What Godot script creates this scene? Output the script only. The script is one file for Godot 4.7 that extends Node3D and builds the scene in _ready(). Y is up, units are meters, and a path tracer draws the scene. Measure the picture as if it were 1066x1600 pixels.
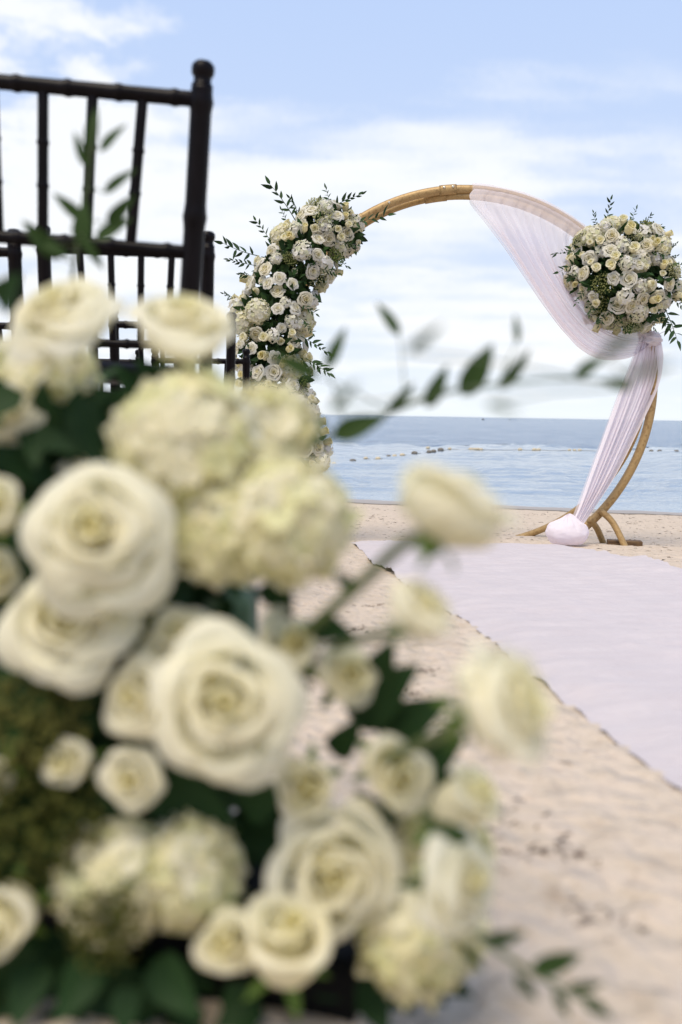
extends Node3D

# ---------------------------------------------------------------- mesh builder
class MB:
	var v := PackedVector3Array()
	var c := PackedColorArray()
	var t := PackedVector2Array()
	var ix := PackedInt32Array()
	var col := Color(1, 1, 1)
	func vert(p: Vector3, uv := Vector2.ZERO) -> int:
		v.append(p); c.append(col); t.append(uv)
		return v.size() - 1
	func tri(a: int, b: int, d: int) -> void:
		ix.append(a); ix.append(b); ix.append(d)
	func quad(a: int, b: int, d: int, e: int) -> void:
		tri(a, b, d); tri(a, d, e)
	func grid(nu: int, nv: int, f: Callable) -> void:
		var b := v.size()
		for j in nv + 1:
			for i in nu + 1:
				var q := Vector2(float(i) / nu, float(j) / nv)
				vert(f.call(q.x, q.y), q)
		for j in nv:
			for i in nu:
				var a := b + j * (nu + 1) + i
				quad(a, a + nu + 1, a + nu + 2, a + 1)
	func tube(pts: Array, radii: Array, sides := 8, caps := true) -> void:
		var b := v.size()
		var m := pts.size()
		var side := Vector3.ZERO
		for k in m:
			var d: Vector3 = (pts[mini(k + 1, m - 1)] - pts[maxi(k - 1, 0)]).normalized()
			if k == 0:
				side = d.cross(Vector3.UP if absf(d.y) < 0.9 else Vector3.RIGHT).normalized()
			side = (side - d * side.dot(d)).normalized()
			var up := d.cross(side)
			for i in sides:
				var a := TAU * i / sides
				vert(pts[k] + (side * cos(a) + up * sin(a)) * radii[k], Vector2(float(i) / sides, float(k)))
		for k in m - 1:
			for i in sides:
				var a := b + k * sides + i
				var e := b + k * sides + (i + 1) % sides
				quad(a, e, e + sides, a + sides)
		if caps:
			for e in [0, m - 1]:
				var mid := vert(pts[e])
				for i in sides:
					var a: int = b + e * sides + i
					var d: int = b + e * sides + (i + 1) % sides
					if e == 0: tri(mid, d, a)
					else: tri(mid, a, d)
	func lathe(profile: Array, sides: int, x := Transform3D()) -> void:
		var b := v.size()
		for q in profile:
			for i in sides:
				var a := TAU * i / sides
				vert(x * Vector3(q.x * cos(a), q.y, q.x * sin(a)))
		for k in profile.size() - 1:
			for i in sides:
				var a := b + k * sides + i
				var e := b + k * sides + (i + 1) % sides
				quad(a, a + sides, e + sides, e)
	func box(size: Vector3, at: Vector3, bevel := 0.004) -> void:      # a box with chamfered edges
		var h := size / 2
		var rings := [[h.x - bevel, -h.y, h.z - bevel], [h.x, -h.y + bevel, h.z], [h.x, h.y - bevel, h.z], [h.x - bevel, h.y, h.z - bevel]]
		var b := v.size()
		for r in rings:
			for s in [[-1, -1], [1, -1], [1, 1], [-1, 1]]:
				vert(at + Vector3(r[0] * s[0], r[1], r[2] * s[1]))
		for k in 3:
			for i in 4:
				quad(b + k * 4 + i, b + k * 4 + 4 + i, b + k * 4 + 4 + (i + 1) % 4, b + k * 4 + (i + 1) % 4)
		quad(b, b + 1, b + 2, b + 3)
		quad(b + 15, b + 14, b + 13, b + 12)
	func add(o: MB, x: Transform3D, tint := Color(1, 1, 1)) -> void:
		var b := v.size()
		for k in o.v.size():
			v.append(x * o.v[k]); c.append(o.c[k] * tint); t.append(o.t[k])
		for k in o.ix:
			ix.append(b + k)
	func mesh(flat := false) -> ArrayMesh:
		if flat:
			var o := MB.new()
			for k in ix:
				o.col = c[k]
				o.vert(v[k], t[k])
				o.ix.append(o.v.size() - 1)
			return o.mesh()
		var n := PackedVector3Array()
		n.resize(v.size())
		for k in range(0, ix.size(), 3):
			var f := (v[ix[k + 2]] - v[ix[k]]).cross(v[ix[k + 1]] - v[ix[k]])
			for e in 3:
				n[ix[k + e]] += f
		for k in n.size():
			n[k] = n[k].normalized() if n[k].length_squared() > 1e-20 else Vector3.UP
		var a := []
		a.resize(Mesh.ARRAY_MAX)
		a[Mesh.ARRAY_VERTEX] = v; a[Mesh.ARRAY_NORMAL] = n; a[Mesh.ARRAY_COLOR] = c; a[Mesh.ARRAY_TEX_UV] = t; a[Mesh.ARRAY_INDEX] = ix
		var m := ArrayMesh.new()
		m.add_surface_from_arrays(Mesh.PRIMITIVE_TRIANGLES, a)
		return m

# ---------------------------------------------------------------- nodes and names
var rng := RandomNumberGenerator.new()
var used := {}
var M := {}

func numbered(called: String, parent: Node) -> String:
	var key := str(parent.get_instance_id()) + called
	var k: int = used.get(key, 0)
	used[key] = k + 1
	return called if k == 0 else "%s_%03d" % [called, k]

func part(called: String, mesh: Mesh, material: Material, parent: Node, x := Transform3D()) -> MeshInstance3D:
	var o := MeshInstance3D.new()
	o.name = numbered(called, parent)
	o.mesh = mesh
	o.material_override = material
	o.transform = x
	parent.add_child(o, true)
	return o

func group(called: String, parent: Node, x := Transform3D()) -> Node3D:
	var o := Node3D.new()
	o.name = numbered(called, parent)
	o.transform = x
	parent.add_child(o, true)
	return o

func tag(o: Node, label: String, category: String, set_name := "") -> Node:
	o.set_meta("label", label)
	o.set_meta("category", category)
	if set_name: o.set_meta("group", set_name)
	return o

func struct(called: String, mesh: Mesh, material: Material) -> MeshInstance3D:
	var o := part(called, mesh, material, self)
	o.set_meta("kind", "structure")
	return o

func rnd(a: float, b: float) -> float:
	return rng.randf_range(a, b)

func facing(dir: Vector3, spin := 0.0) -> Basis:          # +Y turned to dir
	var y := dir.normalized()
	var x := y.cross(Vector3(0.31, 0.2, 0.93)).normalized()
	if x.length_squared() < 0.5: x = Vector3.RIGHT
	return Basis(x, y, x.cross(y)) * Basis(Vector3.UP, spin)

func along(dir: Vector3, roll_to := Vector3(0, 0, 1)) -> Basis:   # +Y along dir, +Z as near as it goes to roll_to
	var y := dir.normalized()
	var z := (roll_to - y * roll_to.dot(y)).normalized()
	return Basis(y.cross(z), y, z)

func spline(p: Array, n: int) -> Array:
	var out := []
	for k in n + 1:
		var s := float(k) / n * (p.size() - 1)
		var i := mini(int(s), p.size() - 2)
		var a: Vector3 = p[i]
		var b: Vector3 = p[i + 1]
		out.append(a.cubic_interpolate(b, p[maxi(i - 1, 0)], p[mini(i + 2, p.size() - 1)], s - i))
	return out

func sample(p: Array, s: float) -> Vector3:
	s = clampf(s, 0, 1) * (p.size() - 1)
	var i := mini(int(s), p.size() - 2)
	return p[i].lerp(p[i + 1], s - i)

# ---------------------------------------------------------------- materials
func srgb(r: float, g: float, b: float, a := 1.0) -> Color:     # a linear base colour
	var c := Color(r, g, b).linear_to_srgb()
	c.a = a
	return c

func noise_tex(freq: float, seed_: int, ramp: Array, normal := 0.0, size := 512, oct := 4, kind := FastNoiseLite.TYPE_SIMPLEX_SMOOTH) -> NoiseTexture2D:
	var f := FastNoiseLite.new()
	f.noise_type = kind
	f.frequency = freq
	f.seed = seed_
	f.fractal_octaves = oct
	var t := NoiseTexture2D.new()
	t.width = size; t.height = size
	t.seamless = true
	t.noise = f
	if normal > 0.0:
		t.as_normal_map = true
		t.bump_strength = normal
	elif ramp:
		var g := Gradient.new()
		g.offsets = PackedFloat32Array(range(ramp.size()).map(func(k): return float(k) / (ramp.size() - 1)))
		g.colors = PackedColorArray(ramp)
		t.color_ramp = g
	return t

func mat(called: String, color: Color, rough: float, extra := {}) -> StandardMaterial3D:
	var m := StandardMaterial3D.new()
	m.resource_name = called
	m.albedo_color = color
	m.roughness = rough
	m.cull_mode = BaseMaterial3D.CULL_DISABLED
	for k in extra:
		m.set(k, extra[k])
	M[called] = m
	return m

func make_materials() -> void:
	mat("petal", Color.WHITE, 0.62, {"vertex_color_use_as_albedo": true, "backlight_enabled": true, "backlight": Color(1.0, 1.0, 0.94), "metallic_specular": 0.3})
	mat("leaf", Color.WHITE, 0.55, {"vertex_color_use_as_albedo": true, "backlight_enabled": true, "backlight": Color(0.14, 0.2, 0.05), "metallic_specular": 0.22})
	mat("stem", srgb(0.07, 0.10, 0.03), 0.6)
	mat("foam", srgb(0.045, 0.085, 0.045), 0.95)
	mat("tray", srgb(0.004, 0.004, 0.004), 0.6, {"metallic_specular": 0.2})
	var wood := noise_tex(0.02, 5, [Color(0.55, 0.5, 0.5), Color(1, 1, 1)], 0.0, 256)
	mat("dark_wood", srgb(0.006, 0.004, 0.006), 0.36, {"albedo_texture": wood, "uv1_triplanar": true, "uv1_scale": Vector3(14, 3, 14), "metallic_specular": 0.25})
	var gold := noise_tex(0.03, 8, [Color(0.72, 0.66, 0.6), Color(1, 1, 1), Color(0.9, 0.85, 0.8)], 0.0, 256)
	mat("gold", srgb(0.42, 0.285, 0.125), 0.48, {"albedo_texture": gold, "uv1_triplanar": true, "uv1_scale": Vector3(4, 4, 4), "metallic": 0.2, "metallic_specular": 0.45})
	mat("screw", srgb(0.6, 0.55, 0.45), 0.3, {"metallic": 0.9})
	mat("plank", srgb(0.20, 0.12, 0.05), 0.75, {"albedo_texture": wood, "uv1_triplanar": true, "uv1_scale": Vector3(3, 12, 12)})
	for a in [["tulle", 0.58], ["tulle_back", 0.44], ["tulle_tail", 0.87], ["tulle_bundle", 0.9]]:
		mat(a[0], srgb(0.85, 0.81, 0.84, a[1]), 0.85, {"transparency": BaseMaterial3D.TRANSPARENCY_ALPHA, "backlight_enabled": true, "backlight": Color(0.85, 0.81, 0.84), "metallic_specular": 0.15})
	var cloth := noise_tex(0.012, 21, [Color(0.95, 0.945, 0.95), Color(1, 1, 1)], 0.0, 512, 5)
	mat("runner", srgb(0.535, 0.485, 0.49), 0.9, {"albedo_texture": cloth, "uv1_triplanar": true, "uv1_world_triplanar": true, "uv1_scale": Vector3(0.9, 0.9, 3.0),
		"heightmap_enabled": true, "heightmap_texture": noise_tex(0.06, 31, [Color.BLACK, Color.WHITE], 0.0, 512, 3), "heightmap_scale": 0.35})
	var grains := noise_tex(0.02, 3, [Color(0.86, 0.84, 0.82), Color(0.96, 0.96, 0.95), Color(1, 1, 1), Color(0.95, 0.93, 0.91)], 0.0, 1024, 7)
	mat("sand", srgb(0.57, 0.475, 0.385), 0.95, {"albedo_texture": grains, "uv1_triplanar": true, "uv1_world_triplanar": true, "uv1_scale": Vector3(0.7, 0.7, 0.7),
		"heightmap_enabled": true, "heightmap_texture": noise_tex(0.03, 4, [Color.BLACK, Color.WHITE], 0.0, 1024, 7), "heightmap_scale": 1.6, "metallic_specular": 0.2})
	mat("wet_sand", srgb(0.27, 0.21, 0.165), 0.35, {"albedo_texture": grains, "uv1_triplanar": true, "uv1_world_triplanar": true, "uv1_scale": Vector3(0.7, 0.7, 0.7)})
	mat("open_water", srgb(0.04, 0.11, 0.22), 0.12, {"metallic_specular": 0.42, "uv1_triplanar": true, "uv1_world_triplanar": true, "uv1_scale": Vector3(0.14, 0.3, 0.26),
		"normal_enabled": true, "normal_texture": noise_tex(0.02, 13, [], 9.0, 1024, 6), "normal_scale": 1.6})
	mat("water", srgb(0.19, 0.26, 0.34), 0.09, {"metallic_specular": 0.62, "uv1_triplanar": true, "uv1_world_triplanar": true, "uv1_scale": Vector3(0.10, 0.3, 0.5),
		"normal_enabled": true, "normal_texture": noise_tex(0.02, 12, [], 7.0, 1024, 6), "normal_scale": 0.5})
	mat("debris", Color.WHITE, 0.9, {"vertex_color_use_as_albedo": true})
	mat("buoy", srgb(0.50, 0.42, 0.28), 0.55)
	mat("buoy_dark", srgb(0.14, 0.125, 0.10), 0.6)
	mat("rope", srgb(0.16, 0.14, 0.11), 0.9)

# ---------------------------------------------------------------- light, sky, camera
func make_camera() -> void:
	var cam := Camera3D.new()
	cam.name = "camera"
	add_child(cam)
	cam.position = Vector3(0, 0.42, 0)
	cam.rotation_order = EULER_ORDER_YXZ
	cam.rotation_degrees = Vector3(-5.58, 0, 0.98)
	var lens := CameraAttributesPhysical.new()
	lens.frustum_focal_length = 23.34       # 54.4 degrees high
	lens.frustum_focus_distance = 5.75
	lens.exposure_aperture = 2.3
	lens.frustum_near = 0.05
	lens.frustum_far = 9000.0
	cam.attributes = lens
	cam.near = 0.05
	cam.far = 9000.0

func make_sky() -> void:
	var w := 2048
	var h := 1024
	var im := Image.create(w, h, false, Image.FORMAT_RGBAF)
	var big := FastNoiseLite.new()
	big.seed = 11; big.frequency = 0.55; big.fractal_octaves = 5; big.domain_warp_enabled = true; big.domain_warp_amplitude = 0.5; big.domain_warp_frequency = 0.7
	var fine := FastNoiseLite.new()
	fine.seed = 4; fine.frequency = 2.6; fine.fractal_octaves = 6; fine.domain_warp_enabled = true; fine.domain_warp_amplitude = 0.25; fine.domain_warp_frequency = 2.0
	for j in h:
		var el := PI * (0.5 - (j + 0.5) / h)
		if el < -0.02:
			im.fill_rect(Rect2i(0, j, w, h - j), Color(0.70, 0.74, 0.80))
			break
		var y := maxf(sin(el), 0.0)
		var haze := exp(-y / 0.22)
		var base := Color(0.36, 0.50, 0.80).lerp(Color(0.79, 0.84, 0.875), haze)
		var low := smoothstep(0.012, 0.09, y) * (1.0 - smoothstep(0.20, 0.42, y))
		for i in w:
			var az := TAU * (i + 0.5) / w
			var d := Vector3(sin(az) * cos(el), y, -cos(az) * cos(el))
			var q := Vector2(d.x, d.z) / (y + 0.11)
			var bank := d.dot(Vector3(-0.28127, 0.32897, -0.90148))
			var cirrus := exp(-(1.0 - bank) / 0.010) * 0.75
			var n := big.get_noise_2d(q.x * 0.8, q.y) * 0.6 + fine.get_noise_2d(q.x * 0.45, q.y) * 0.42
			var veil := smoothstep(-0.02, 0.70, n + low * 0.42 - smoothstep(0.17, 0.30, y) * 0.30 + smoothstep(0.45, 0.7, y) * 0.2 + cirrus * (0.75 + 1.3 * fine.get_noise_2d(q.x * 1.6 + 7.0, q.y * 1.6)))
			im.set_pixel(i, j, base.lerp(Color(0.855, 0.87, 0.885), veil * 0.9))
	# two thin vapour trails
	for tr in [[Vector3(-0.17230, 0.25862, -0.95049), Vector3(-0.09398, 0.26154, -0.96061)], [Vector3(-0.08687, 0.26128, -0.96135), Vector3(-0.02470, 0.26316, -0.96444)], [Vector3(-0.00489, 0.26354, -0.96464), Vector3(0.07004, 0.26243, -0.96241)]]:
		for k in 240:
			var s := k / 239.0
			var dir: Vector3 = tr[0].lerp(tr[1], s).normalized()
			var px := fposmod(atan2(-dir.x, -dir.z) / TAU + 0.5, 1.0)
			var x := fposmod(0.5 + atan2(dir.x, -dir.z) / TAU, 1.0) * w
			var yy := (0.5 - asin(dir.y) / PI) * h
			for o in [-1, 0, 1]:
				var cov := clampf(1.0 - absf(yy - 0.5 - (floorf(yy) + o)) / 1.1, 0, 1) * 0.33 * sin(PI * s) * (0.7 + 0.3 * sin(k * 0.9))
				var at := Vector2i(int(x) % w, int(floorf(yy)) + o)
				im.set_pixelv(at, im.get_pixelv(at).lerp(Color(0.95, 0.955, 0.97), cov * 1.1))
	var pan := PanoramaSkyMaterial.new()
	pan.panorama = ImageTexture.create_from_image(im)
	var sky := Sky.new()
	sky.sky_material = pan
	var env := Environment.new()
	env.background_mode = Environment.BG_SKY
	env.sky = sky
	env.tonemap_mode = Environment.TONE_MAPPER_LINEAR
	env.tonemap_exposure = 1.2
	env.sdfgi_enabled = true
	env.ssao_enabled = true
	env.ssil_enabled = true
	var we := WorldEnvironment.new()
	we.name = "environment"
	we.environment = env
	add_child(we)
	var sun := DirectionalLight3D.new()
	sun.name = "sun"
	sun.light_energy = 1.0
	sun.light_color = Color(1.0, 0.94, 0.84)
	sun.light_angular_distance = 40.0
	sun.shadow_enabled = true
	add_child(sun)
	sun.look_at_from_position(Vector3(-0.28, 1.0, 0.42), Vector3.ZERO)

# ---------------------------------------------------------------- beach and sea
var lump := FastNoiseLite.new()
var dimple := FastNoiseLite.new()

func slope(x: float, z: float) -> float:
	var d := -z
	var y := 0.105 - 0.07 * d if d < 6.0 else -0.315 - 0.05 * (d - 6.0)
	return y - clampf((d - 7.0) / 4.0, 0, 1) * (x - 0.8) * 0.014 if d < 40.0 else y

func ground(x: float, z: float) -> float:
	var d := -z
	var rough := 1.0 - 0.75 * smoothstep(9.5, 11.5, d)
	var q := lump.get_noise_2d(x, z)
	var p := dimple.get_noise_2d(x, z)
	return slope(x, z) + (q * 0.014 - maxf(p - 0.1, 0.0) * 0.026 + p * 0.006) * rough

func make_ground() -> void:
	lump.seed = 3; lump.frequency = 1.5; lump.fractal_octaves = 3
	dimple.seed = 9; dimple.frequency = 5.0; dimple.fractal_octaves = 3
	var m := MB.new()
	# columns and rows grow wider away from where the picture is taken
	var nx := 260
	var nz := 420
	m.grid(nx, nz, func(u, v):
		var s: float = u * 2.0 - 1.0
		var x: float = 0.8 + s * 3.2 + pow(s, 7) * 60.0
		var z: float = 1.0 - 9.5 * v - 6.5 * pow(v, 3)
		if v < 0.04: z += pow((0.04 - v) / 0.04, 2) * 40.0
		return Vector3(x, ground(x, z), z))
	struct("beach", m.mesh(), M.sand)
	var wet := MB.new()
	wet.grid(200, 16, func(u, v):
		var s: float = u * 2.0 - 1.0
		var x: float = 0.8 + s * 8.0 + pow(s, 7) * 50.0
		var shore: float = -11.7 + clampf((x - 0.8) * 0.25, -6, 6)
		var z: float = shore + 0.75 + 0.10 * sin(x * 0.9) + 0.07 * sin(x * 2.3 + 1.0) - v * 2.2
		return Vector3(x, ground(x, z) + 0.006 + 0.004 * minf(v * 8, 1), z))
	struct("wet_sand", wet.mesh(), M.wet_sand)
	var chop := FastNoiseLite.new()
	chop.seed = 17; chop.frequency = 1.0; chop.fractal_octaves = 4
	var swell := FastNoiseLite.new()
	swell.seed = 19; swell.frequency = 0.22; swell.fractal_octaves = 2
	# the calm water inshore and the wind-ruffled water beyond it
	var edge := func(x: float) -> float: return 33.0 + 4.0 * sin(x * 0.05 + 1.0) + 9.0 * chop.get_noise_1d(x * 0.22)
	var wave := func(x: float, d: float) -> Vector3:
		var amp: float = 0.040 * smoothstep(10.5, 15.0, d) * (1.0 - 0.8 * smoothstep(80.0, 200.0, d))
		return Vector3(x, -0.60 + chop.get_noise_2d(x * 0.42, d * 1.7) * amp + swell.get_noise_2d(x * 0.25, d * 1.6) * amp * 1.3, -d)
	var across := func(u: float, d: float) -> float:
		var s: float = u * 2.0 - 1.0
		return s * d * 1.5 + pow(s, 5) * d * 1.5
	var near := MB.new()
	near.grid(300, 190, func(u, v):
		var d: float = 10.2 * pow(edge.call(across.call(u, 33.0)) / 10.2, v)
		return wave.call(across.call(u, lerpf(d, 33.0, smoothstep(0.9, 1.0, v))), d))
	struct("sea", near.mesh(), M.water)
	var far := MB.new()
	far.grid(300, 240, func(u, v):
		var e: float = edge.call(across.call(u, 33.0))
		var d: float = e * pow(4300.0 / e, v)
		return wave.call(across.call(u, d if v > 0.0 else 33.0), d))
	struct("open_sea", far.mesh(), M.open_water)

func make_debris() -> void:                   # dry weed and twigs strewn over the sand
	var piece := MB.new()
	piece.tube([Vector3(-0.5, 0, 0), Vector3(-0.2, 0.10, 0.12), Vector3(0.15, 0.04, -0.05), Vector3(0.5, 0.0, 0.10)], [0.03, 0.06, 0.055, 0.02], 5)
	var clumps := FastNoiseLite.new()
	clumps.seed = 77; clumps.frequency = 0.9; clumps.fractal_octaves = 3
	var places := []
	var tries := 0
	while places.size() < 3400 and tries < 200000:
		tries += 1
		var z := -rnd(0.7, 11.0)
		var x := rnd(-2.5, 5.0)
		if absf(x - runner_left(z) - 0.6) < 0.64 and z > -5.4: continue
		var dense := smoothstep(-0.1, 0.5, clumps.get_noise_2d(x, z * 1.4)) + (0.35 if z < -5.0 and z > -8.5 else 0.04)
		if rng.randf() > dense * (0.16 if z > -3.0 else 1.0): continue
		var s := rnd(0.006, 0.030) * (1.0 if rng.randf() < 0.93 else 1.8)
		var b := Basis(Vector3.UP, rnd(0, TAU)).scaled(Vector3(1, 1, 1) * s)
		b.y = b.y.normalized() * s * 0.7
		places.append(Transform3D(b, Vector3(x, ground(x, z) + 0.0015, z)))
	for c in [Vector3(0.135, 0.043, -0.892), Vector3(0.165, 0.040, -0.934), Vector3(0.119, 0.048, -0.820), Vector3(0.206, 0.048, -0.809), Vector3(0.199, 0.056, -0.692), Vector3(0.174, 0.047, -0.830), Vector3(0.109, 0.001, -1.490), Vector3(0.142, -0.011, -1.650), Vector3(0.042, -0.043, -2.117), Vector3(-0.064, -0.033, -1.973), Vector3(0.092, -0.076, -2.581), Vector3(0.147, 0.015, -1.289)]:
		for k in 26:
			var at: Vector3 = c + Vector3(rng.randfn() * 0.016, 0, rng.randfn() * 0.022)
			var s := rnd(0.003, 0.014)
			places.append(Transform3D(Basis(Vector3.UP, rnd(0, TAU)).scaled(Vector3.ONE * s), Vector3(at.x, ground(at.x, at.z) + 0.001, at.z)))
	var mm := MultiMesh.new()
	mm.transform_format = MultiMesh.TRANSFORM_3D
	mm.use_colors = true
	mm.mesh = piece.mesh()
	mm.instance_count = places.size()
	for k in places.size():
		mm.set_instance_transform(k, places[k])
		var t := rnd(0.4, 1.6)
		mm.set_instance_color(k, Color(0.085 * t, 0.05 * t, 0.032 * t))
	var o := MultiMeshInstance3D.new()
	o.name = "seaweed_litter"
	o.multimesh = mm
	o.material_override = M.debris
	add_child(o)
	tag(o, "dry brown seaweed scraps and twigs strewn over the pale sand", "seaweed")
	o.set_meta("kind", "stuff")

# ---------------------------------------------------------------- aisle runner
func runner_left(z: float) -> float:
	return 0.0445 + (z + 5.357) * 0.0747 + 0.016 * sin(z * 2.1) + 0.006 * sin(z * 5.3 + 1.0)

func make_runner() -> void:
	var wr := FastNoiseLite.new()
	wr.seed = 41; wr.frequency = 1.4; wr.fractal_octaves = 3
	var lift := FastNoiseLite.new()
	lift.seed = 5; lift.frequency = 1.3
	var m := MB.new()
	m.grid(90, 420, func(u, v):
		var z: float = 0.8 - v * 6.157
		var frac: float = clampf(u * 1.04 - 0.02, 0, 1)
		var x: float = runner_left(z) + frac * 1.21 + 0.012 * sin(z * 3.0 + 2.0) * frac
		if v > 0.985: z += 0.008 * sin(x * 7.0)
		var w := wr.get_noise_2d(x * 0.55 + z * 0.5, z * 2.6) * 0.010
		var edge: float = minf(frac, 1.0 - frac) * 1.21
		var up := maxf(lift.get_noise_2d(x * 0.2, z) - 0.2, 0.0) * 0.07 * exp(-edge / 0.07)
		var lies := smoothstep(0.0, 0.10, edge)
		var y := lerpf(slope(x, z) + maxf(ground(x, z) - slope(x, z), -0.004) + 0.0015, slope(x, z) + 0.012 + w + maxf(ground(x, z) - slope(x, z), 0.0), lies) + up + 0.002 * sin(z * 55.0 + x * 21.0)
		return Vector3(x, y, z))
	tag(part("aisle_runner", m.mesh(), M.runner, self), "long pale lilac white cloth runner laid on the sand towards the arch", "aisle runner")

# ---------------------------------------------------------------- chairs
func ringed(a: Vector3, b: Vector3, r: float, rings: Array, sides := 10, fat := 1.32, taper := 1.0) -> MB:
	var m := MB.new()
	var stops := [0.0, 1.0]
	for k in rings:
		for o in [-0.022, -0.010, 0.0, 0.010, 0.022]: stops.append(clampf(k + o, 0, 1))
	stops.append(0.5)
	stops.sort()
	var pts := []
	var rad := []
	for s in stops:
		if pts and (a.lerp(b, s) - pts[-1]).length() < 1e-5: continue
		var w := r * (taper + (1.0 - taper) * sin(PI * s))
		for k in rings:
			w = maxf(w, r * lerpf(1.0, fat, clampf(1.0 - absf(s - k) / 0.022, 0, 1)))
		pts.append(a.lerp(b, s)); rad.append(w)
	m.tube(pts, rad, sides)
	return m

func make_chair() -> Node3D:                  # sits at the origin, its back towards +z
	var o := group("chiavari_chair", self)
	for s in [-1.0, 1.0]:
		var m := MB.new()
		var p := spline([Vector3(0.185 * s, 0, 0.225), Vector3(0.19 * s, 0.25, 0.195), Vector3(0.195 * s, 0.47, 0.185), Vector3(0.198 * s, 0.70, 0.20), Vector3(0.200 * s, 0.905, 0.225)], 90)
		var rad := []
		for k in p.size():
			var w := 0.0165
			for ring in [12, 30, 48, 69, 86]:
				w = maxf(w, 0.0165 * lerpf(1.0, 1.16, clampf(1.0 - absf(k - ring) / 1.6, 0, 1)))
			rad.append(w)
		m.tube(p, rad, 16)
		part("back_post", m.mesh(), M.dark_wood, o)
		var f := MB.new()
		f.lathe([Vector2(0.0165, 0), Vector2(0.0135, 0.004), Vector2(0.0135, 0.012), Vector2(0.0165, 0.015), Vector2(0.0178, 0.022), Vector2(0.0170, 0.029), Vector2(0.012, 0.0345), Vector2(0.0005, 0.0365)], 16, Transform3D(Basis(), p[-1]))
		part("finial", f.mesh(), M.dark_wood, o)
		part("front_leg", ringed(Vector3(0.19 * s, 0, -0.20), Vector3(0.19 * s, 0.455, -0.19), 0.0155, [0.2, 0.45, 0.7, 0.9]).mesh(), M.dark_wood, o)
		for y in [0.415, 0.20]:
			part("stretcher", ringed(Vector3(0.19 * s, y, -0.19), Vector3(0.193 * s, y, 0.19), 0.008, [0.25, 0.5, 0.75]).mesh(), M.dark_wood, o)
	for z in [-0.19, 0.188]:
		part("stretcher", ringed(Vector3(-0.19, 0.432, z), Vector3(0.19, 0.432, z), 0.0075, [0.2, 0.4, 0.6, 0.8]).mesh(), M.dark_wood, o)
		part("stretcher", ringed(Vector3(-0.19, 0.17, z), Vector3(0.19, 0.17, z), 0.0075, [0.3, 0.7]).mesh(), M.dark_wood, o)
	part("top_rail", ringed(Vector3(-0.2, 0.885, 0.223), Vector3(0.2, 0.885, 0.223), 0.0118, [0.1, 0.31, 0.5, 0.69, 0.9], 12, 1.18).mesh(), M.dark_wood, o)
	part("lower_rail", ringed(Vector3(-0.198, 0.662, 0.198), Vector3(0.198, 0.662, 0.198), 0.0102, [0.1, 0.32, 0.5, 0.68, 0.9], 12, 1.25).mesh(), M.dark_wood, o)
	for x in [-0.109, -0.036, 0.036, 0.109]:
		part("spindle", ringed(Vector3(x * 0.93, 0.662, 0.198), Vector3(x * 1.03, 0.885, 0.223), 0.0082, [0.36, 0.64], 10, 1.22, 0.62).mesh(), M.dark_wood, o)
	var seat := MB.new()
	seat.box(Vector3(0.40, 0.030, 0.40), Vector3(0, 0.470, 0.0), 0.009)
	part("seat", seat.mesh(), M.dark_wood, o)
	return o

func make_chairs() -> void:
	var post := Vector3(0.200, 0.905, 0.225)     # the top of the aisle-side back post in a chair
	var rows := [
		[Vector3(-0.2201, 0.9085, -1.5549), 0.018, -3.4, 2.0, "dark chiavari chair with round finial, tallest in the frame, above the bouquet"],
		[Vector3(-0.3385, 0.8186, -2.5006), -0.075, -0.8, 2.5, "dark chiavari chair on the aisle, directly ahead of the tallest chair"],
		[Vector3(-0.3848, 0.7354, -3.4470), -0.175, -1.0, 1.5, "dark chiavari chair on the aisle, third row, its finial against the flower garland"],
		[Vector3(-0.4302, 0.6688, -4.4453), -0.24, 0.5, 3.0, "dark chiavari chair nearest the arch, its corner post before the flower garland"]]
	var inner := ["", "dark chiavari chair second from the aisle, seen through the tallest chair", "dark chiavari chair second from the aisle in the third row, mostly behind roses", "dark chiavari chair second from the aisle in the row nearest the arch"]
	var first := make_chair()
	for k in 4:
		for i in 2:
			if k == 0 and i == 1: continue
			var o := first
			if k > 0:
				o = first.duplicate()
				o.name = numbered("chiavari_chair", self)
				add_child(o, true)
			var r = rows[k]
			var b := Basis.from_euler(Vector3(0, deg_to_rad(r[3] + i * 2.0), deg_to_rad(r[2] * (1.0 - i * 1.4))))
			var top := b * post
			var at := Vector3(r[0].x - top.x - 0.47 * i, r[1] - 0.01 * i, r[0].z - top.z + 0.02 * i)
			o.transform = Transform3D(b, at)
			tag(o, r[4] if i == 0 else inner[k], "chair", "dark chiavari chairs in rows beside the aisle")

# ---------------------------------------------------------------- petals, roses, other blooms
var petals := []            # [layer][variant] -> MB, a rose of radius about 1 that opens towards +Y
# each layer: how many petals, radius and height of the rim, how far the lip turns out and down, half width in radians
const LAYERS := [
	[3, 0.045, 0.88, -0.025, -0.01, 1.60], [3, 0.100, 0.90, 0.035, -0.01, 1.40], [4, 0.165, 0.90, 0.055, -0.015, 1.18], [4, 0.24, 0.89, 0.085, -0.025, 1.10],
	[4, 0.345, 0.86, 0.14, -0.05, 1.08], [5, 0.49, 0.80, 0.20, -0.10, 0.96], [5, 0.66, 0.70, 0.27, -0.17, 0.92], [5, 0.80, 0.54, 0.33, -0.22, 0.86]]
const TONES := [Color(0.88, 0.82, 0.50), Color(0.88, 0.83, 0.55), Color(0.88, 0.84, 0.61), Color(0.89, 0.85, 0.66), Color(0.90, 0.86, 0.69), Color(0.90, 0.865, 0.71), Color(0.90, 0.87, 0.73), Color(0.90, 0.875, 0.75)]
const FULL := [0, 1, 2, 3, 4, 5, 6, 7]
const HALF := [0, 1, 2, 3, 4, 5, 6]
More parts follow.
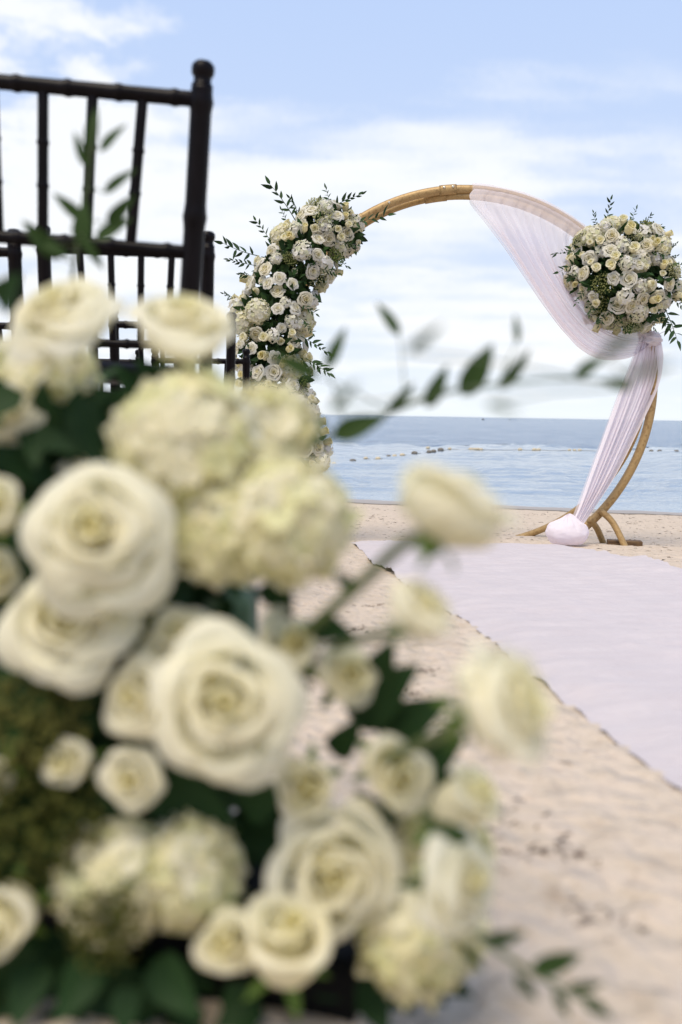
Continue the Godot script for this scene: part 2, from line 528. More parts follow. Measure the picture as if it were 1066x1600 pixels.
const BUD := [0, 1, 2, 3, 4]

func petal(layer: int, seed_: int, nu: int, nv: int) -> MB:
	var L = LAYERS[layer]
	var m := MB.new()
	m.col = TONES[layer]
	var wob := RandomNumberGenerator.new()
	wob.seed = seed_ * 31 + layer
	var ph := wob.randf_range(0, TAU)
	var out := wob.randf_range(0.85, 1.15)
	var rt: float = L[1]
	var yt: float = L[2] * wob.randf_range(0.97, 1.02)
	var prof := [Vector2(0.04 + rt * 0.15, 0.02), Vector2(rt * 0.92 + 0.05, yt * 0.28), Vector2(rt * 1.02 + 0.035, yt * 0.60), Vector2(rt, yt * 0.90), Vector2(rt + L[3] * 0.45 * out, yt), Vector2(rt + L[3] * out, yt + L[4] * out)]
	var at := func(v: float) -> Vector2:
		var f := clampf(v, 0, 1) * 5.0
		var i := mini(int(f), 4)
		var a: Vector2 = prof[i]
		return a.cubic_interpolate(prof[i + 1], prof[maxi(i - 1, 0)], prof[mini(i + 2, 5)], f - i)
	m.grid(nu, nv, func(u, v):
		var s: float = u * 2.0 - 1.0
		var vv: float = v * (1.0 - 0.20 * pow(absf(s), 2.2) + 0.05 * exp(-s * s * 14.0) * minf(rt * 2.0, 1.0)) * (0.97 + 0.035 * sin(s * 5.0 + ph))
		var q: Vector2 = at.call(vv)
		var th: float = s * L[5] * (0.42 + 0.58 * smoothstep(0.0, 0.55, vv))
		var r: float = maxf(q.x + (0.034 * s + 0.075 * sin(s * 2.7 + ph)) * vv * vv * minf(1.0, rt * 2.0), 0.003)
		var y: float = q.y - 0.04 * s * s * vv + (0.075 * sin(s * 2.9 + ph * 2.0) + 0.03 * sin(s * 7.0 + ph))  * vv * vv * minf(1.0, rt * 1.8)
		return Vector3(r * sin(th), y, r * cos(th)))
	return m

var petal_meshes := []

func make_petals() -> void:
	for l in LAYERS.size():
		var a := []
		var b := []
		for k in 3:
			a.append(petal(l, k + 1, 4, 5))
			b.append(petal(l, k + 1, 10, 10).mesh())
		petals.append(a)
		petal_meshes.append(b)

func rose_extent(layers: Array) -> float:
	return [0.12, 0.19, 0.26, 0.32, 0.45, 0.66, 0.93, 1.18][layers[-1]]

func rose_mesh(layers: Array, seed_: int, tint := Color(1, 1, 1)) -> ArrayMesh:     # a small far rose, all petals in one
	var r := RandomNumberGenerator.new()
	r.seed = seed_
	var m := MB.new()
	var k := 1.0 / rose_extent(layers)
	for l in layers:
		var n: int = LAYERS[l][0]
		for i in n:
			var b := Basis(Vector3.UP, TAU * i / n + l * 0.9 + r.randf_range(-0.15, 0.15)) * Basis(Vector3.RIGHT, r.randf_range(-0.08, 0.08))
			m.add(petals[l][r.randi() % 3], Transform3D(b.scaled(Vector3.ONE * k), Vector3(0, -0.45 * k * (rose_extent(layers) if rose_extent(layers) < 1.0 else 1.0), 0)), tint * r.randf_range(0.95, 1.0))
	return m.mesh()

func big_rose(parent: Node3D, at: Vector3, radius: float, dir: Vector3, layers: Array, called := "rose") -> Node3D:
	var o := group(called, parent, Transform3D(facing(dir, rnd(0, TAU)), at - parent.position))
	var k := radius / rose_extent(layers)
	for l in layers:
		var n: int = LAYERS[l][0]
		for i in n:
			var b := Basis(Vector3.UP, TAU * i / n + l * 0.9 + rnd(-0.15, 0.15)) * Basis(Vector3.RIGHT, rnd(-0.13, 0.10) * (0.4 + l * 0.26)) * Basis(Vector3.BACK, rnd(-0.06, 0.06) * l * 0.3) * rnd(0.90, 1.08)
			part("petal", petal_meshes[l][rng.randi() % 3], M.petal, o, Transform3D(b.scaled(Vector3.ONE * k), Vector3(0, (-0.45 * minf(rose_extent(layers), 1.0) + (layers[-1] - l) * (0.022 if layers.size() > 6 else 0.045)) * k, 0)))
	part("calyx", calyx_mesh, M.leaf, o, Transform3D(Basis().scaled(Vector3.ONE * k), Vector3(0, -0.45 * k * (rose_extent(layers) if rose_extent(layers) < 1.0 else 1.0), 0)))
	return o

var calyx_mesh: ArrayMesh

func make_calyx() -> void:
	var m := MB.new()
	m.col = Color(0.10, 0.16, 0.035)
	m.lathe([Vector2(0.03, -0.40), Vector2(0.06, -0.18), Vector2(0.13, -0.10), Vector2(0.16, 0.0), Vector2(0.11, 0.08)], 10)
	for i in 5:
		var b := Basis(Vector3.UP, TAU * i / 5.0)
		m.grid(4, 5, func(u, v):
			var w: float = (u - 0.5) * 0.22 * (1.0 - v) * (0.4 + v * 2.0)
			return b * Vector3(w, -0.06 + 0.05 * sin(v * 3.0) - 0.16 * v * v, 0.12 + 0.42 * v))
	calyx_mesh = m.mesh()

func floret(seed_: int, nu: int, nv: int, tone: Color) -> MB:      # four rounded petals, opens towards +Y, radius 1
	var r := RandomNumberGenerator.new()
	r.seed = seed_
	var m := MB.new()
	for i in 4:
		m.col = tone * r.randf_range(0.94, 1.03)
		var b := Basis(Vector3.UP, TAU * i / 4.0 + r.randf_range(-0.12, 0.12))
		var cup := r.randf_range(-0.15, 0.35)
		var size := r.randf_range(0.9, 1.08)
		m.grid(nu, nv, func(u, v):
			var s: float = u * 2.0 - 1.0
			var w := 0.68 * sqrt(maxf(sin(PI * (0.06 + 0.90 * v)), 0.0))
			return b * (Vector3(s * w, 0.05 + cup * v * v - 0.22 * s * s * v + 0.05 * sin(s * 4.0 + i) * v, 0.06 + 0.94 * v * (1.0 - 0.10 * s * s)) * size))
	m.col = Color(0.62, 0.66, 0.32)
	m.lathe([Vector2(0.10, 0.02), Vector2(0.08, 0.12), Vector2(0.01, 0.16)], 6)
	return m

var floret_meshes := []
var floret_small := []

func make_florets() -> void:
	for k in 4:
		var tone: Color = [Color(0.86, 0.82, 0.58), Color(0.88, 0.84, 0.66), Color(0.83, 0.82, 0.54), Color(0.89, 0.86, 0.72)][k]
		floret_meshes.append(floret(k + 3, 6, 6, tone).mesh())
		floret_small.append(floret(k + 3, 2, 2, tone))

func ball_points(n: int, from_y := -0.5) -> Array:
	var out := []
	for k in n:
		var y := lerpf(1.0, from_y, (k + 0.5) / n)
		var a := k * 2.39996
		out.append(Vector3(cos(a) * sqrt(1 - y * y), y, sin(a) * sqrt(1 - y * y)))
	return out

func big_hydrangea(parent: Node3D, at: Vector3, radius: float, dir: Vector3, n: int, squash := 0.8) -> Node3D:
	var o := group("hydrangea", parent, Transform3D(facing(dir, rnd(0, TAU)), at - parent.position))
	var size := radius * 2.35 / sqrt(n)
	for p in ball_points(n, -0.45):
		var q: Vector3 = p * Vector3(1, squash, 1) * (radius - size * 0.35) * rnd(0.90, 1.06)
		var d: Vector3 = (p + Vector3(rnd(-0.35, 0.35), rnd(-0.3, 0.3), rnd(-0.35, 0.35))).normalized()
		part("floret", floret_meshes[rng.randi() % 4], M.petal, o, Transform3D(facing(d, rnd(0, TAU)).scaled(Vector3.ONE * size * rnd(0.85, 1.15)), q))
	return o

func hydrangea_mesh(n: int, seed_: int, tint: Color, rag := 0.1, grow := 1.0) -> ArrayMesh:
	var r := RandomNumberGenerator.new()
	r.seed = seed_
	var m := MB.new()
	var size := 2.2 / sqrt(n) * grow
	for p in ball_points(n, -0.5):
		var q: Vector3 = p * Vector3(1, 0.85, 1) * r.randf_range(1.0 - rag, 1.0 + rag * 0.6)
		var d: Vector3 = (p + Vector3(r.randf_range(-0.4, 0.4), r.randf_range(-0.4, 0.4), r.randf_range(-0.4, 0.4))).normalized()
		m.add(floret_small[r.randi() % 4], Transform3D(facing(d, r.randf_range(0, TAU)).scaled(Vector3.ONE * size * r.randf_range(0.8, 1.15)), q), tint * r.randf_range(0.92, 1.0))
	return m.mesh()

func umbel_mesh(n: int, seed_: int, tone: Color, dot := 0.055) -> ArrayMesh:          # a loose head of tiny buds on thin stalks
	var r := RandomNumberGenerator.new()
	r.seed = seed_
	var m := MB.new()
	var b := MB.new()
	b.lathe([Vector2(0.01, -1), Vector2(0.75, -0.6), Vector2(1, 0.1), Vector2(0.6, 0.8), Vector2(0.01, 1)], 5)
	for p in ball_points(n, 0.0):
		var q: Vector3 = Vector3(p.x, p.y * 0.55, p.z) * r.randf_range(0.72, 1.08) + Vector3(r.randf_range(-0.1, 0.1), r.randf_range(-0.1, 0.1), r.randf_range(-0.1, 0.1))
		m.add(b, Transform3D(Basis().scaled(Vector3.ONE * dot * r.randf_range(0.7, 1.5)), q), tone * r.randf_range(0.7, 1.2))
		if r.randf() < 0.4:
			m.col = Color(0.09, 0.13, 0.03)
			m.tube([Vector3(0, -0.6, 0), q * 0.55 + Vector3(0, -0.2, 0), q], [0.02, 0.012, 0.01], 3, false)
	return m.mesh()

func leaf_mb(wide: float, nu: int, nv: int, tone: Color, fold := 0.25, arch := 0.18, broad := 0.42) -> MB:      # along +Y, length 1, face towards +Z
	var m := MB.new()
	m.col = tone
	m.grid(nu, nv, func(u, v):
		var s: float = u * 2.0 - 1.0
		var w := wide * pow(sin(PI * pow(v, broad * 1.6)), 0.85) if v > 0.0 and v < 1.0 else 0.002
		return Vector3(s * w, v, -arch * v * v + fold * absf(s) * w + 0.03 * sin(v * 9.0 + s * 2.0) * wide))
	return m

var leaf_narrow: ArrayMesh
var leaf_broad: ArrayMesh
var leaf_dark: ArrayMesh
var sprig_meshes := []

func make_leaves() -> void:
	leaf_narrow = leaf_mb(0.145, 6, 10, Color(0.034, 0.062, 0.018)).mesh()
	leaf_broad = leaf_mb(0.30, 8, 10, Color(0.019, 0.043, 0.014), 0.2, 0.25, 0.36).mesh()
	leaf_dark = leaf_mb(0.24, 4, 6, Color(0.019, 0.043, 0.014), 0.2, 0.2, 0.38).mesh()
	var small := leaf_mb(0.15, 2, 4, Color(0.028, 0.055, 0.022))
	for k in 4:
		var r := RandomNumberGenerator.new()
		r.seed = 50 + k
		var m := MB.new()
		m.col = Color(0.05, 0.07, 0.03)
		var bend := r.randf_range(-0.25, 0.25)
		var pts := []
		for i in 9:
			var s := i / 8.0
			pts.append(Vector3(bend * s * s, s, 0.12 * s * s * (1 if k % 2 else -1)))
		m.tube(pts, range(9).map(func(i): return 0.012 - 0.001 * i), 4, false)
		var n := 9 + k
		for i in n:
			var s := 0.16 + 0.84 * i / (n - 1.0)
			var p := sample(pts, s)
			var sgn := -1.0 if i % 2 else 1.0
			var d := Vector3(sgn * r.randf_range(0.35, 1.25) * (1.15 - s * 0.8), r.randf_range(0.25, 1.0), r.randf_range(-0.9, 0.9))
			if i == n - 1: d = Vector3(0, 1, 0)
			m.add(small, Transform3D(along(d, Vector3(r.randf_range(-0.6, 0.6), r.randf_range(-0.3, 0.6), 1)).scaled(Vector3(1.15, 1, 1) * r.randf_range(0.17, 0.32)), p), Color(1, 1, 1) * r.randf_range(0.7, 1.4))
		sprig_meshes.append(m.mesh())

func leaf_between(parent: Node3D, called: String, mesh: ArrayMesh, base: Vector3, tip: Vector3, wide := 1.0, face := Vector3(0, 0.3, 1)) -> MeshInstance3D:
	var d := tip - base
	var b := along(d, face)
	var l := d.length()
	return part(called, mesh, M.leaf, parent, Transform3D(Basis(b.x * l * wide, b.y * l, b.z * l), base - parent.global_position))

# ---------------------------------------------------------------- the arch
const RING_AT := Vector3(0.65834, 0.610, -5.7497)
const REAR_AT := Vector3(0.70901, 0.6271, -6.18886)

func hoop_point(rear: bool, deg: float, r := 0.0) -> Vector3:
	var yaw := -0.24582 if rear else -0.07287
	var tilt := -0.34032 if rear else 0.04656
	var radius := (1.1085 if rear else 1.0958) + r
	var n := Vector3(sin(yaw) * cos(tilt), sin(tilt), cos(yaw) * cos(tilt))
	var u := Vector3.UP.cross(n).normalized()
	var v := n.cross(u)
	return (REAR_AT if rear else RING_AT) + (u * cos(deg_to_rad(deg)) + v * sin(deg_to_rad(deg))) * radius

func hoop(rear: bool, a: float, b: float, r: float, n := 120) -> MB:
	var pts := []
	var rad := []
	for k in n + 1:
		pts.append(hoop_point(rear, lerpf(a, b, float(k) / n)))
		rad.append(r)
	var m := MB.new()
	m.tube(pts, rad, 14)
	return m

func make_arch() -> void:
	var o := group("wedding_arch", self, Transform3D(Basis(), Vector3(0.66, -0.3, -5.75)))
	tag(o, "round gold moon-gate arch of two metal hoops splayed at the base on the sand", "arch")
	var back := Transform3D(Basis(), -o.position)
	part("front_hoop", hoop(false, -56.0, 233.0, 0.0245).mesh(), M.gold, o, back)
	part("rear_hoop", hoop(true, -71.0, 209.0, 0.021).mesh(), M.gold, o, back)
	var c := part("coupling", hoop(false, 92.0, 97.0, 0.0285, 8).mesh(), M.gold, o, back)
	for a in [93.2, 95.8]:
		var s := MB.new()
		var p := hoop_point(false, a)
		s.lathe([Vector2(0.0085, 0), Vector2(0.0085, 0.004), Vector2(0.005, 0.007), Vector2(0.0005, 0.0075)], 8, Transform3D(facing(Vector3(0, 0.35, 1)), p + Vector3(0, 0.35, 1).normalized() * 0.0275))
		part("screw", s.mesh(), M.screw, c)
	part("coupling", hoop(true, 92.5, 99.0, 0.025, 8).mesh(), M.gold, o, back)
	var cap := part("joint", hoop(false, 121.0, 122.2, 0.027, 4).mesh(), M.gold, o, back)
	var s2 := MB.new()
	s2.lathe([Vector2(0.007, 0), Vector2(0.007, 0.003), Vector2(0.0005, 0.006)], 8, Transform3D(facing(Vector3(0, 0.1, 1)), hoop_point(false, 112.5) + Vector3(0, 0.003, 0.0235)))
	part("screw", s2.mesh(), M.screw, cap)
	for leg in [[Vector3(1.4640, -0.0927, -5.6168), Vector3(1.5359, -0.1614, -5.5900), Vector3(1.5996, -0.2832, -5.5278)], [Vector3(1.4118, -0.1461, -5.6316), Vector3(1.4719, -0.2063, -5.6860), Vector3(1.5386, -0.2959, -5.7577)]]:
		var m := MB.new()
		var pts := spline([leg[0], leg[1], leg[2] + Vector3(0, -0.02, 0)], 12)
		m.tube(pts, pts.map(func(_q): return 0.0185), 10)
		part("strut", m.mesh(), M.gold, o, back)
	for leg in [[-1.0, hoop_point(true, 208.0)]]:
		for k in 1:
			var m := MB.new()
			var e: Vector3 = leg[1] + Vector3(0.0, 0, 0.05)
			e.y = ground(e.x, e.z) - 0.02
			m.tube([leg[1], leg[1].lerp(e, 0.5) + Vector3(-0.02, 0.02, 0), e], [0.02, 0.02, 0.02], 10)
			part("strut", m.mesh(), M.gold, o, back)
	var w := MB.new()
	w.box(Vector3(0.19, 0.035, 0.07), Vector3.ZERO, 0.004)
	var wp := Vector3(1.6142, -0.2767, -5.6189)
	part("base_plank", w.mesh(true), M.plank, o, Transform3D(Basis(Vector3.UP, -0.15), Vector3(wp.x, ground(wp.x, wp.z) + 0.012, wp.z) - o.position))

# ---------------------------------------------------------------- tulle
var pleat := FastNoiseLite.new()

func fold(u: float, s: float) -> float:
	return pleat.get_noise_2d(u * 9.0, s) * 1.0 + (0.5 - absf(pleat.get_noise_2d(u * 17.0 + 40.0, s * 1.3)) * 2.0) * 0.2 + pleat.get_noise_2d(u * 36.0 + 90.0, s * 0.7) * 0.10

func make_tulle() -> void:
	pleat.seed = 6; pleat.frequency = 1.0; pleat.fractal_octaves = 1
	var o := group("tulle_drape", self, Transform3D(Basis(), Vector3(1.7348, 0.8738, -5.6911)))
	tag(o, "sheer lilac white tulle draped over the arch, gathered and hanging to the sand", "drape")
	var back := Transform3D(Basis(), -o.position)
	var A := spline([Vector3(0.7188, 1.6837, -5.8707), Vector3(0.6901, 1.6266, -5.8048), Vector3(0.7812, 1.5011, -5.7524), Vector3(0.8998, 1.3453, -5.7171), Vector3(1.0069, 1.1868, -5.6815), Vector3(1.1131, 1.0294, -5.6460), Vector3(1.2132, 0.8987, -5.6232), Vector3(1.3124, 0.8003, -5.6035), Vector3(1.4344, 0.7492, -5.5985), Vector3(1.5795, 0.7593, -5.6096), Vector3(1.6774, 0.8120, -5.6348), Vector3(1.7429, 0.8796, -5.6716)], 80)
	var B := spline([Vector3(1.2863, 1.4993, -5.8125), Vector3(1.2637, 1.4337, -5.7659), Vector3(1.2717, 1.3333, -5.7360), Vector3(1.3152, 1.1889, -5.7118), Vector3(1.3797, 1.0668, -5.6899), Vector3(1.4459, 0.9856, -5.6819), Vector3(1.5259, 0.9404, -5.6775), Vector3(1.6089, 0.9275, -5.6762), Vector3(1.6810, 0.9215, -5.6757), Vector3(1.7165, 0.9194, -5.6855), Vector3(1.7382, 0.9126, -5.6848), Vector3(1.7559, 0.9065, -5.6943)], 80)
	var sheets := [[A, B, 0.0, "tulle", 0.0], [A, B, 2.0, "tulle_back", -0.10]]
	for sh in sheets:
		var m := MB.new()
		m.grid(150, 90, func(u, v):
			var shift: float = (0.07 * (1.0 - v) if sh[4] < 0.0 else 0.0)
			var uu: float = clampf(u * (1.0 - shift) + shift * 0.3, 0, 1)
			var p: Vector3 = sample(sh[0], v).lerp(sample(sh[1], v), uu)
			var rim := hoop_point(false, lerpf(87.0, 52.5, uu)) + Vector3(0, -0.004, 0.036 + sh[4] * 0.75)
			var flat: Vector3 = sh[0][0].lerp(sh[1][0], uu)
			p += (rim - flat) * pow(1.0 - v, 3)
			var amp: float = 0.030 * smoothstep(0.04, 0.30, v) * (1.0 - 0.72 * smoothstep(0.5, 1.0, v)) + 0.0015 + 0.0045 * smoothstep(0.0, 0.1, v)
			var sway: float = 0.5 * sin(v * 4.0 + sh[2])
			p += Vector3(0.25, 0.18, 1) * fold(uu + sway * 0.03, sh[2]) * amp
			p.z += sh[4] * (1.0 - v) * 0.6 - 0.03 * sin(PI * uu) * sin(PI * v) * signf(sh[4] + 0.05)
			return p)
		part("swag", m.mesh(), M[sh[3]], o, back)
	var wrap := MB.new()
	wrap.grid(120, 14, func(u, v):
		var deg := lerpf(87.5, 52.0, u)
		var c := hoop_point(false, deg)
		var out := (c - RING_AT).normalized()
		var a := deg_to_rad(lerpf(-25.0, 215.0, v))
		var r := 0.031 + 0.0025 * (1.0 + fold(u * 0.5 + 0.10 * v, 0.0)) + 0.002 * maxf(cos(a), 0.0) * maxf(fold(u * 0.6 + 0.1 * v, 4.0), 0.0)
		return c + (out * sin(a) + Vector3(0, 0, 1) * cos(a)) * r)
	part("hoop_wrap", wrap.mesh(), M.tulle_back, o, back)
	# the fall from the gather to the sand
	var L := spline([Vector3(1.6649, 0.8803, -5.6515), Vector3(1.6084, 0.7385, -5.6075), Vector3(1.5339, 0.5524, -5.5793), Vector3(1.4431, 0.2960, -5.5442), Vector3(1.3561, 0.0476, -5.5099), Vector3(1.2939, -0.1139, -5.4740), Vector3(1.2516, -0.1827, -5.4472)], 60)
	var R := spline([Vector3(1.7779, 0.8889, -5.6926), Vector3(1.7916, 0.7658, -5.6604), Vector3(1.7657, 0.6005, -5.6443), Vector3(1.6827, 0.4057, -5.6253), Vector3(1.5347, 0.1106, -5.5763), Vector3(1.3980, -0.0959, -5.5260), Vector3(1.3338, -0.1765, -5.4679)], 60)
	for k in 2:
		var tail := MB.new()
		tail.grid(110, 90, func(u, v):
			var p: Vector3 = sample(L, v).lerp(sample(R, v), clampf(u + 0.0 * k, 0, 1))
			var amp: float = (0.016 + 0.006 * sin(v * 3.0)) * (1.0 - 0.5 * v)
			p += Vector3(0.1, 0, 1) * (fold(u * (1.3 if k == 0 else 1.0), k * 3.0 + v * 0.8) * amp)
			p.z -= k * 0.045
			return p)
		part("tail", tail.mesh(), M.tulle_tail if k == 0 else M.tulle_back, o, back)
	var knot := MB.new()
	var kn := FastNoiseLite.new()
	kn.seed = 2; kn.frequency = 1.6
	knot.grid(40, 24, func(u, v):
		var a: float = u * TAU
		var e: float = (v - 0.5) * PI
		var d := Vector3(cos(a) * cos(e), sin(e), sin(a) * cos(e))
		return Vector3(1.7286, 0.8722, -5.6708) + d * Vector3(0.055, 0.042, 0.045) * (1.0 + 0.25 * fold(u * 0.5, e * 2.0) + 0.2 * kn.get_noise_3dv(d)))
	part("gather", knot.mesh(), M.tulle_tail, o, back)
	var puff := MB.new()
	var pn := FastNoiseLite.new()
	pn.seed = 8; pn.frequency = 0.9; pn.fractal_octaves = 2
	puff.grid(110, 60, func(u, v):
		var a: float = u * TAU
		var e: float = (v - 0.5) * PI
		var d := Vector3(cos(a) * cos(e), sin(e), sin(a) * cos(e))
		var crease := absf(pn.get_noise_3d(d.x * 1.4, d.y * 2.6, d.z * 1.4))
		var r := 1.0 + 0.07 * pn.get_noise_3d(d.x + 5.0, d.y, d.z) + 0.035 * crease + (0.035 * sin(a * 13.0 + e * 2.0) + 0.02 * sin(a * 29.0)) * smoothstep(0.1, 0.9, d.y)
		var q := d * Vector3(0.118, 0.075, 0.095) * r
		q.y = maxf(q.y, -0.058)
		q.y += 0.030 * exp(-pow((d.x - 0.12) * 3.2, 2) - pow(d.z * 2.5, 2)) * maxf(d.y, 0.0)
		return Vector3(1.2450, -0.2073, -5.4448) + q)
	part("bundle", puff.mesh(), M.tulle_bundle, o, back)
	var line := MB.new()
	line.tube(spline([Vector3(1.7642, 0.8979, -5.6733), Vector3(1.8290, 0.9295, -5.6563), Vector3(1.9186, 0.9506, -5.6383), Vector3(2.0395, 0.9802, -5.6312)], 8), [0.0018, 0.0018, 0.0018, 0.0018, 0.0018, 0.0018, 0.0018, 0.0018, 0.0018], 5)
	part("tie_cord", line.mesh(), M.tulle_bundle, o, back)

# ---------------------------------------------------------------- flowers on the arch
var bloom := {}

func make_blooms() -> void:
	bloom.rose = [rose_mesh(FULL, 1, Color(1, 1.01, 1.12)), rose_mesh(FULL, 2, Color(1, 1.01, 1.12)), rose_mesh(HALF, 3, Color(1, 1.01, 1.12)), rose_mesh(HALF, 4, Color(0.98, 0.97, 1.0))]
	bloom.spray_rose = [rose_mesh(BUD, 5), rose_mesh([0, 1, 2, 3], 6, Color(0.98, 0.96, 0.88)), rose_mesh([0, 1, 2, 3, 4, 5], 7)]
	bloom.hydrangea = [hydrangea_mesh(110, 1, Color(1, 1, 1.06)), hydrangea_mesh(120, 2, Color(0.98, 0.97, 0.98)), hydrangea_mesh(100, 3, Color(1, 1, 1.12))]
	bloom.stock = [hydrangea_mesh(38, 8, Color(1.0, 1.02, 1.26), 0.25, 1.0), hydrangea_mesh(34, 9, Color(1.0, 1.02, 1.26), 0.3, 1.0)]
	bloom.leaf_spray = []
	for k in 3:
		var m := MB.new()
		var leaf := leaf_mb(0.24, 4, 5, Color(0.030, 0.060, 0.022), 0.2, 0.25, 0.38)
		for i in 5:
			m.add(leaf, Transform3D(along(Vector3(rnd(-1, 1), 0.9, rnd(-1, 1)), Vector3(rnd(-1, 1), 0.5, 1)).scaled(Vector3.ONE * rnd(0.7, 1.1)), Vector3(0, -0.3, 0)), Color(1, 1, 1) * rnd(0.8, 1.3))
		bloom.leaf_spray.append(m.mesh())
	bloom.lace_flower = [umbel_mesh(150, 1, Color(0.36, 0.38, 0.16)), umbel_mesh(150, 2, Color(0.62, 0.62, 0.40)), umbel_mesh(120, 3, Color(0.26, 0.32, 0.10))]

func dress(root: Node3D, blobs: Array, recipe: Array, foliage: int) -> void:
	var taken := []
	for it in recipe:        # [kind, how many, least radius, most radius, sink]
		for k in it[1]:
			for tries in 60:
				var bl = blobs[rng.randi() % blobs.size()]
				var n := Vector3(rng.randfn(), rng.randfn(), rng.randfn()).normalized()
				if n.z < -0.55: continue
				var r := rnd(it[2], it[3])
				var p: Vector3 = bl[0] + n * (bl[1] - r * it[4]) * rnd(0.94, 1.04)
				var ok := true
				for b2 in blobs:
					if b2 != bl and (p - b2[0]).length() < b2[1] * 0.84: ok = false; break
				if not ok: continue
				for q in taken:
					if (q[0] - p).length() < (q[1] + r) * (0.74 if it[0] != "lace_flower" and it[0] != "leaf_spray" else 0.5): ok = false; break
				if not ok: continue
				taken.append([p, r])
				var kinds = bloom[it[0]]
				var d := (n + Vector3(rnd(-0.35, 0.35), rnd(-0.2, 0.4), rnd(0.0, 0.45))).normalized()
				part(it[0], kinds[rng.randi() % kinds.size()], M.leaf if it[0] == "leaf_spray" else M.petal, root, Transform3D(facing(d, rnd(0, TAU)).scaled(Vector3.ONE * r), p - root.position))
				break
	var mm := MultiMesh.new()
	mm.transform_format = MultiMesh.TRANSFORM_3D
	mm.use_colors = true
	mm.mesh = leaf_mb(0.24, 2, 4, Color(0.030, 0.060, 0.022), 0.2, 0.2, 0.38).mesh()
	mm.instance_count = foliage
	for k in foliage:
		var bl = blobs[k % blobs.size()]
		var n := Vector3(rng.randfn(), rng.randfn(), rng.randfn()).normalized()
		var p: Vector3 = bl[0] + n * bl[1] * rnd(0.25, 0.95)
		mm.set_instance_transform(k, Transform3D(along(n + Vector3(rnd(-0.9, 0.9), rnd(-0.9, 0.9), rnd(-0.9, 0.9)), Vector3(rnd(-1, 1), rnd(-1, 1), 1)).scaled(Vector3.ONE * rnd(0.035, 0.075)), p - root.position))
		var t := rnd(0.5, 1.5)
		mm.set_instance_color(k, Color(t, t, t * rnd(0.8, 1.2)))
	var f := MultiMeshInstance3D.new()
	f.name = "foliage"
	f.multimesh = mm
	f.material_override = M.leaf
	f.set_meta("kind", "stuff")
	root.add_child(f, true)

func sprigs(root: Node3D, list: Array) -> void:
	for k in list.size():
		var s = list[k]
		var d: Vector3 = s[1] - s[0]
		part("leafy_sprig", sprig_meshes[k % 4], M.leaf, root, Transform3D(along(d, Vector3(rnd(-0.4, 0.4), rnd(-0.2, 0.4), 1)).scaled(Vector3.ONE * d.length()), s[0] - root.position))

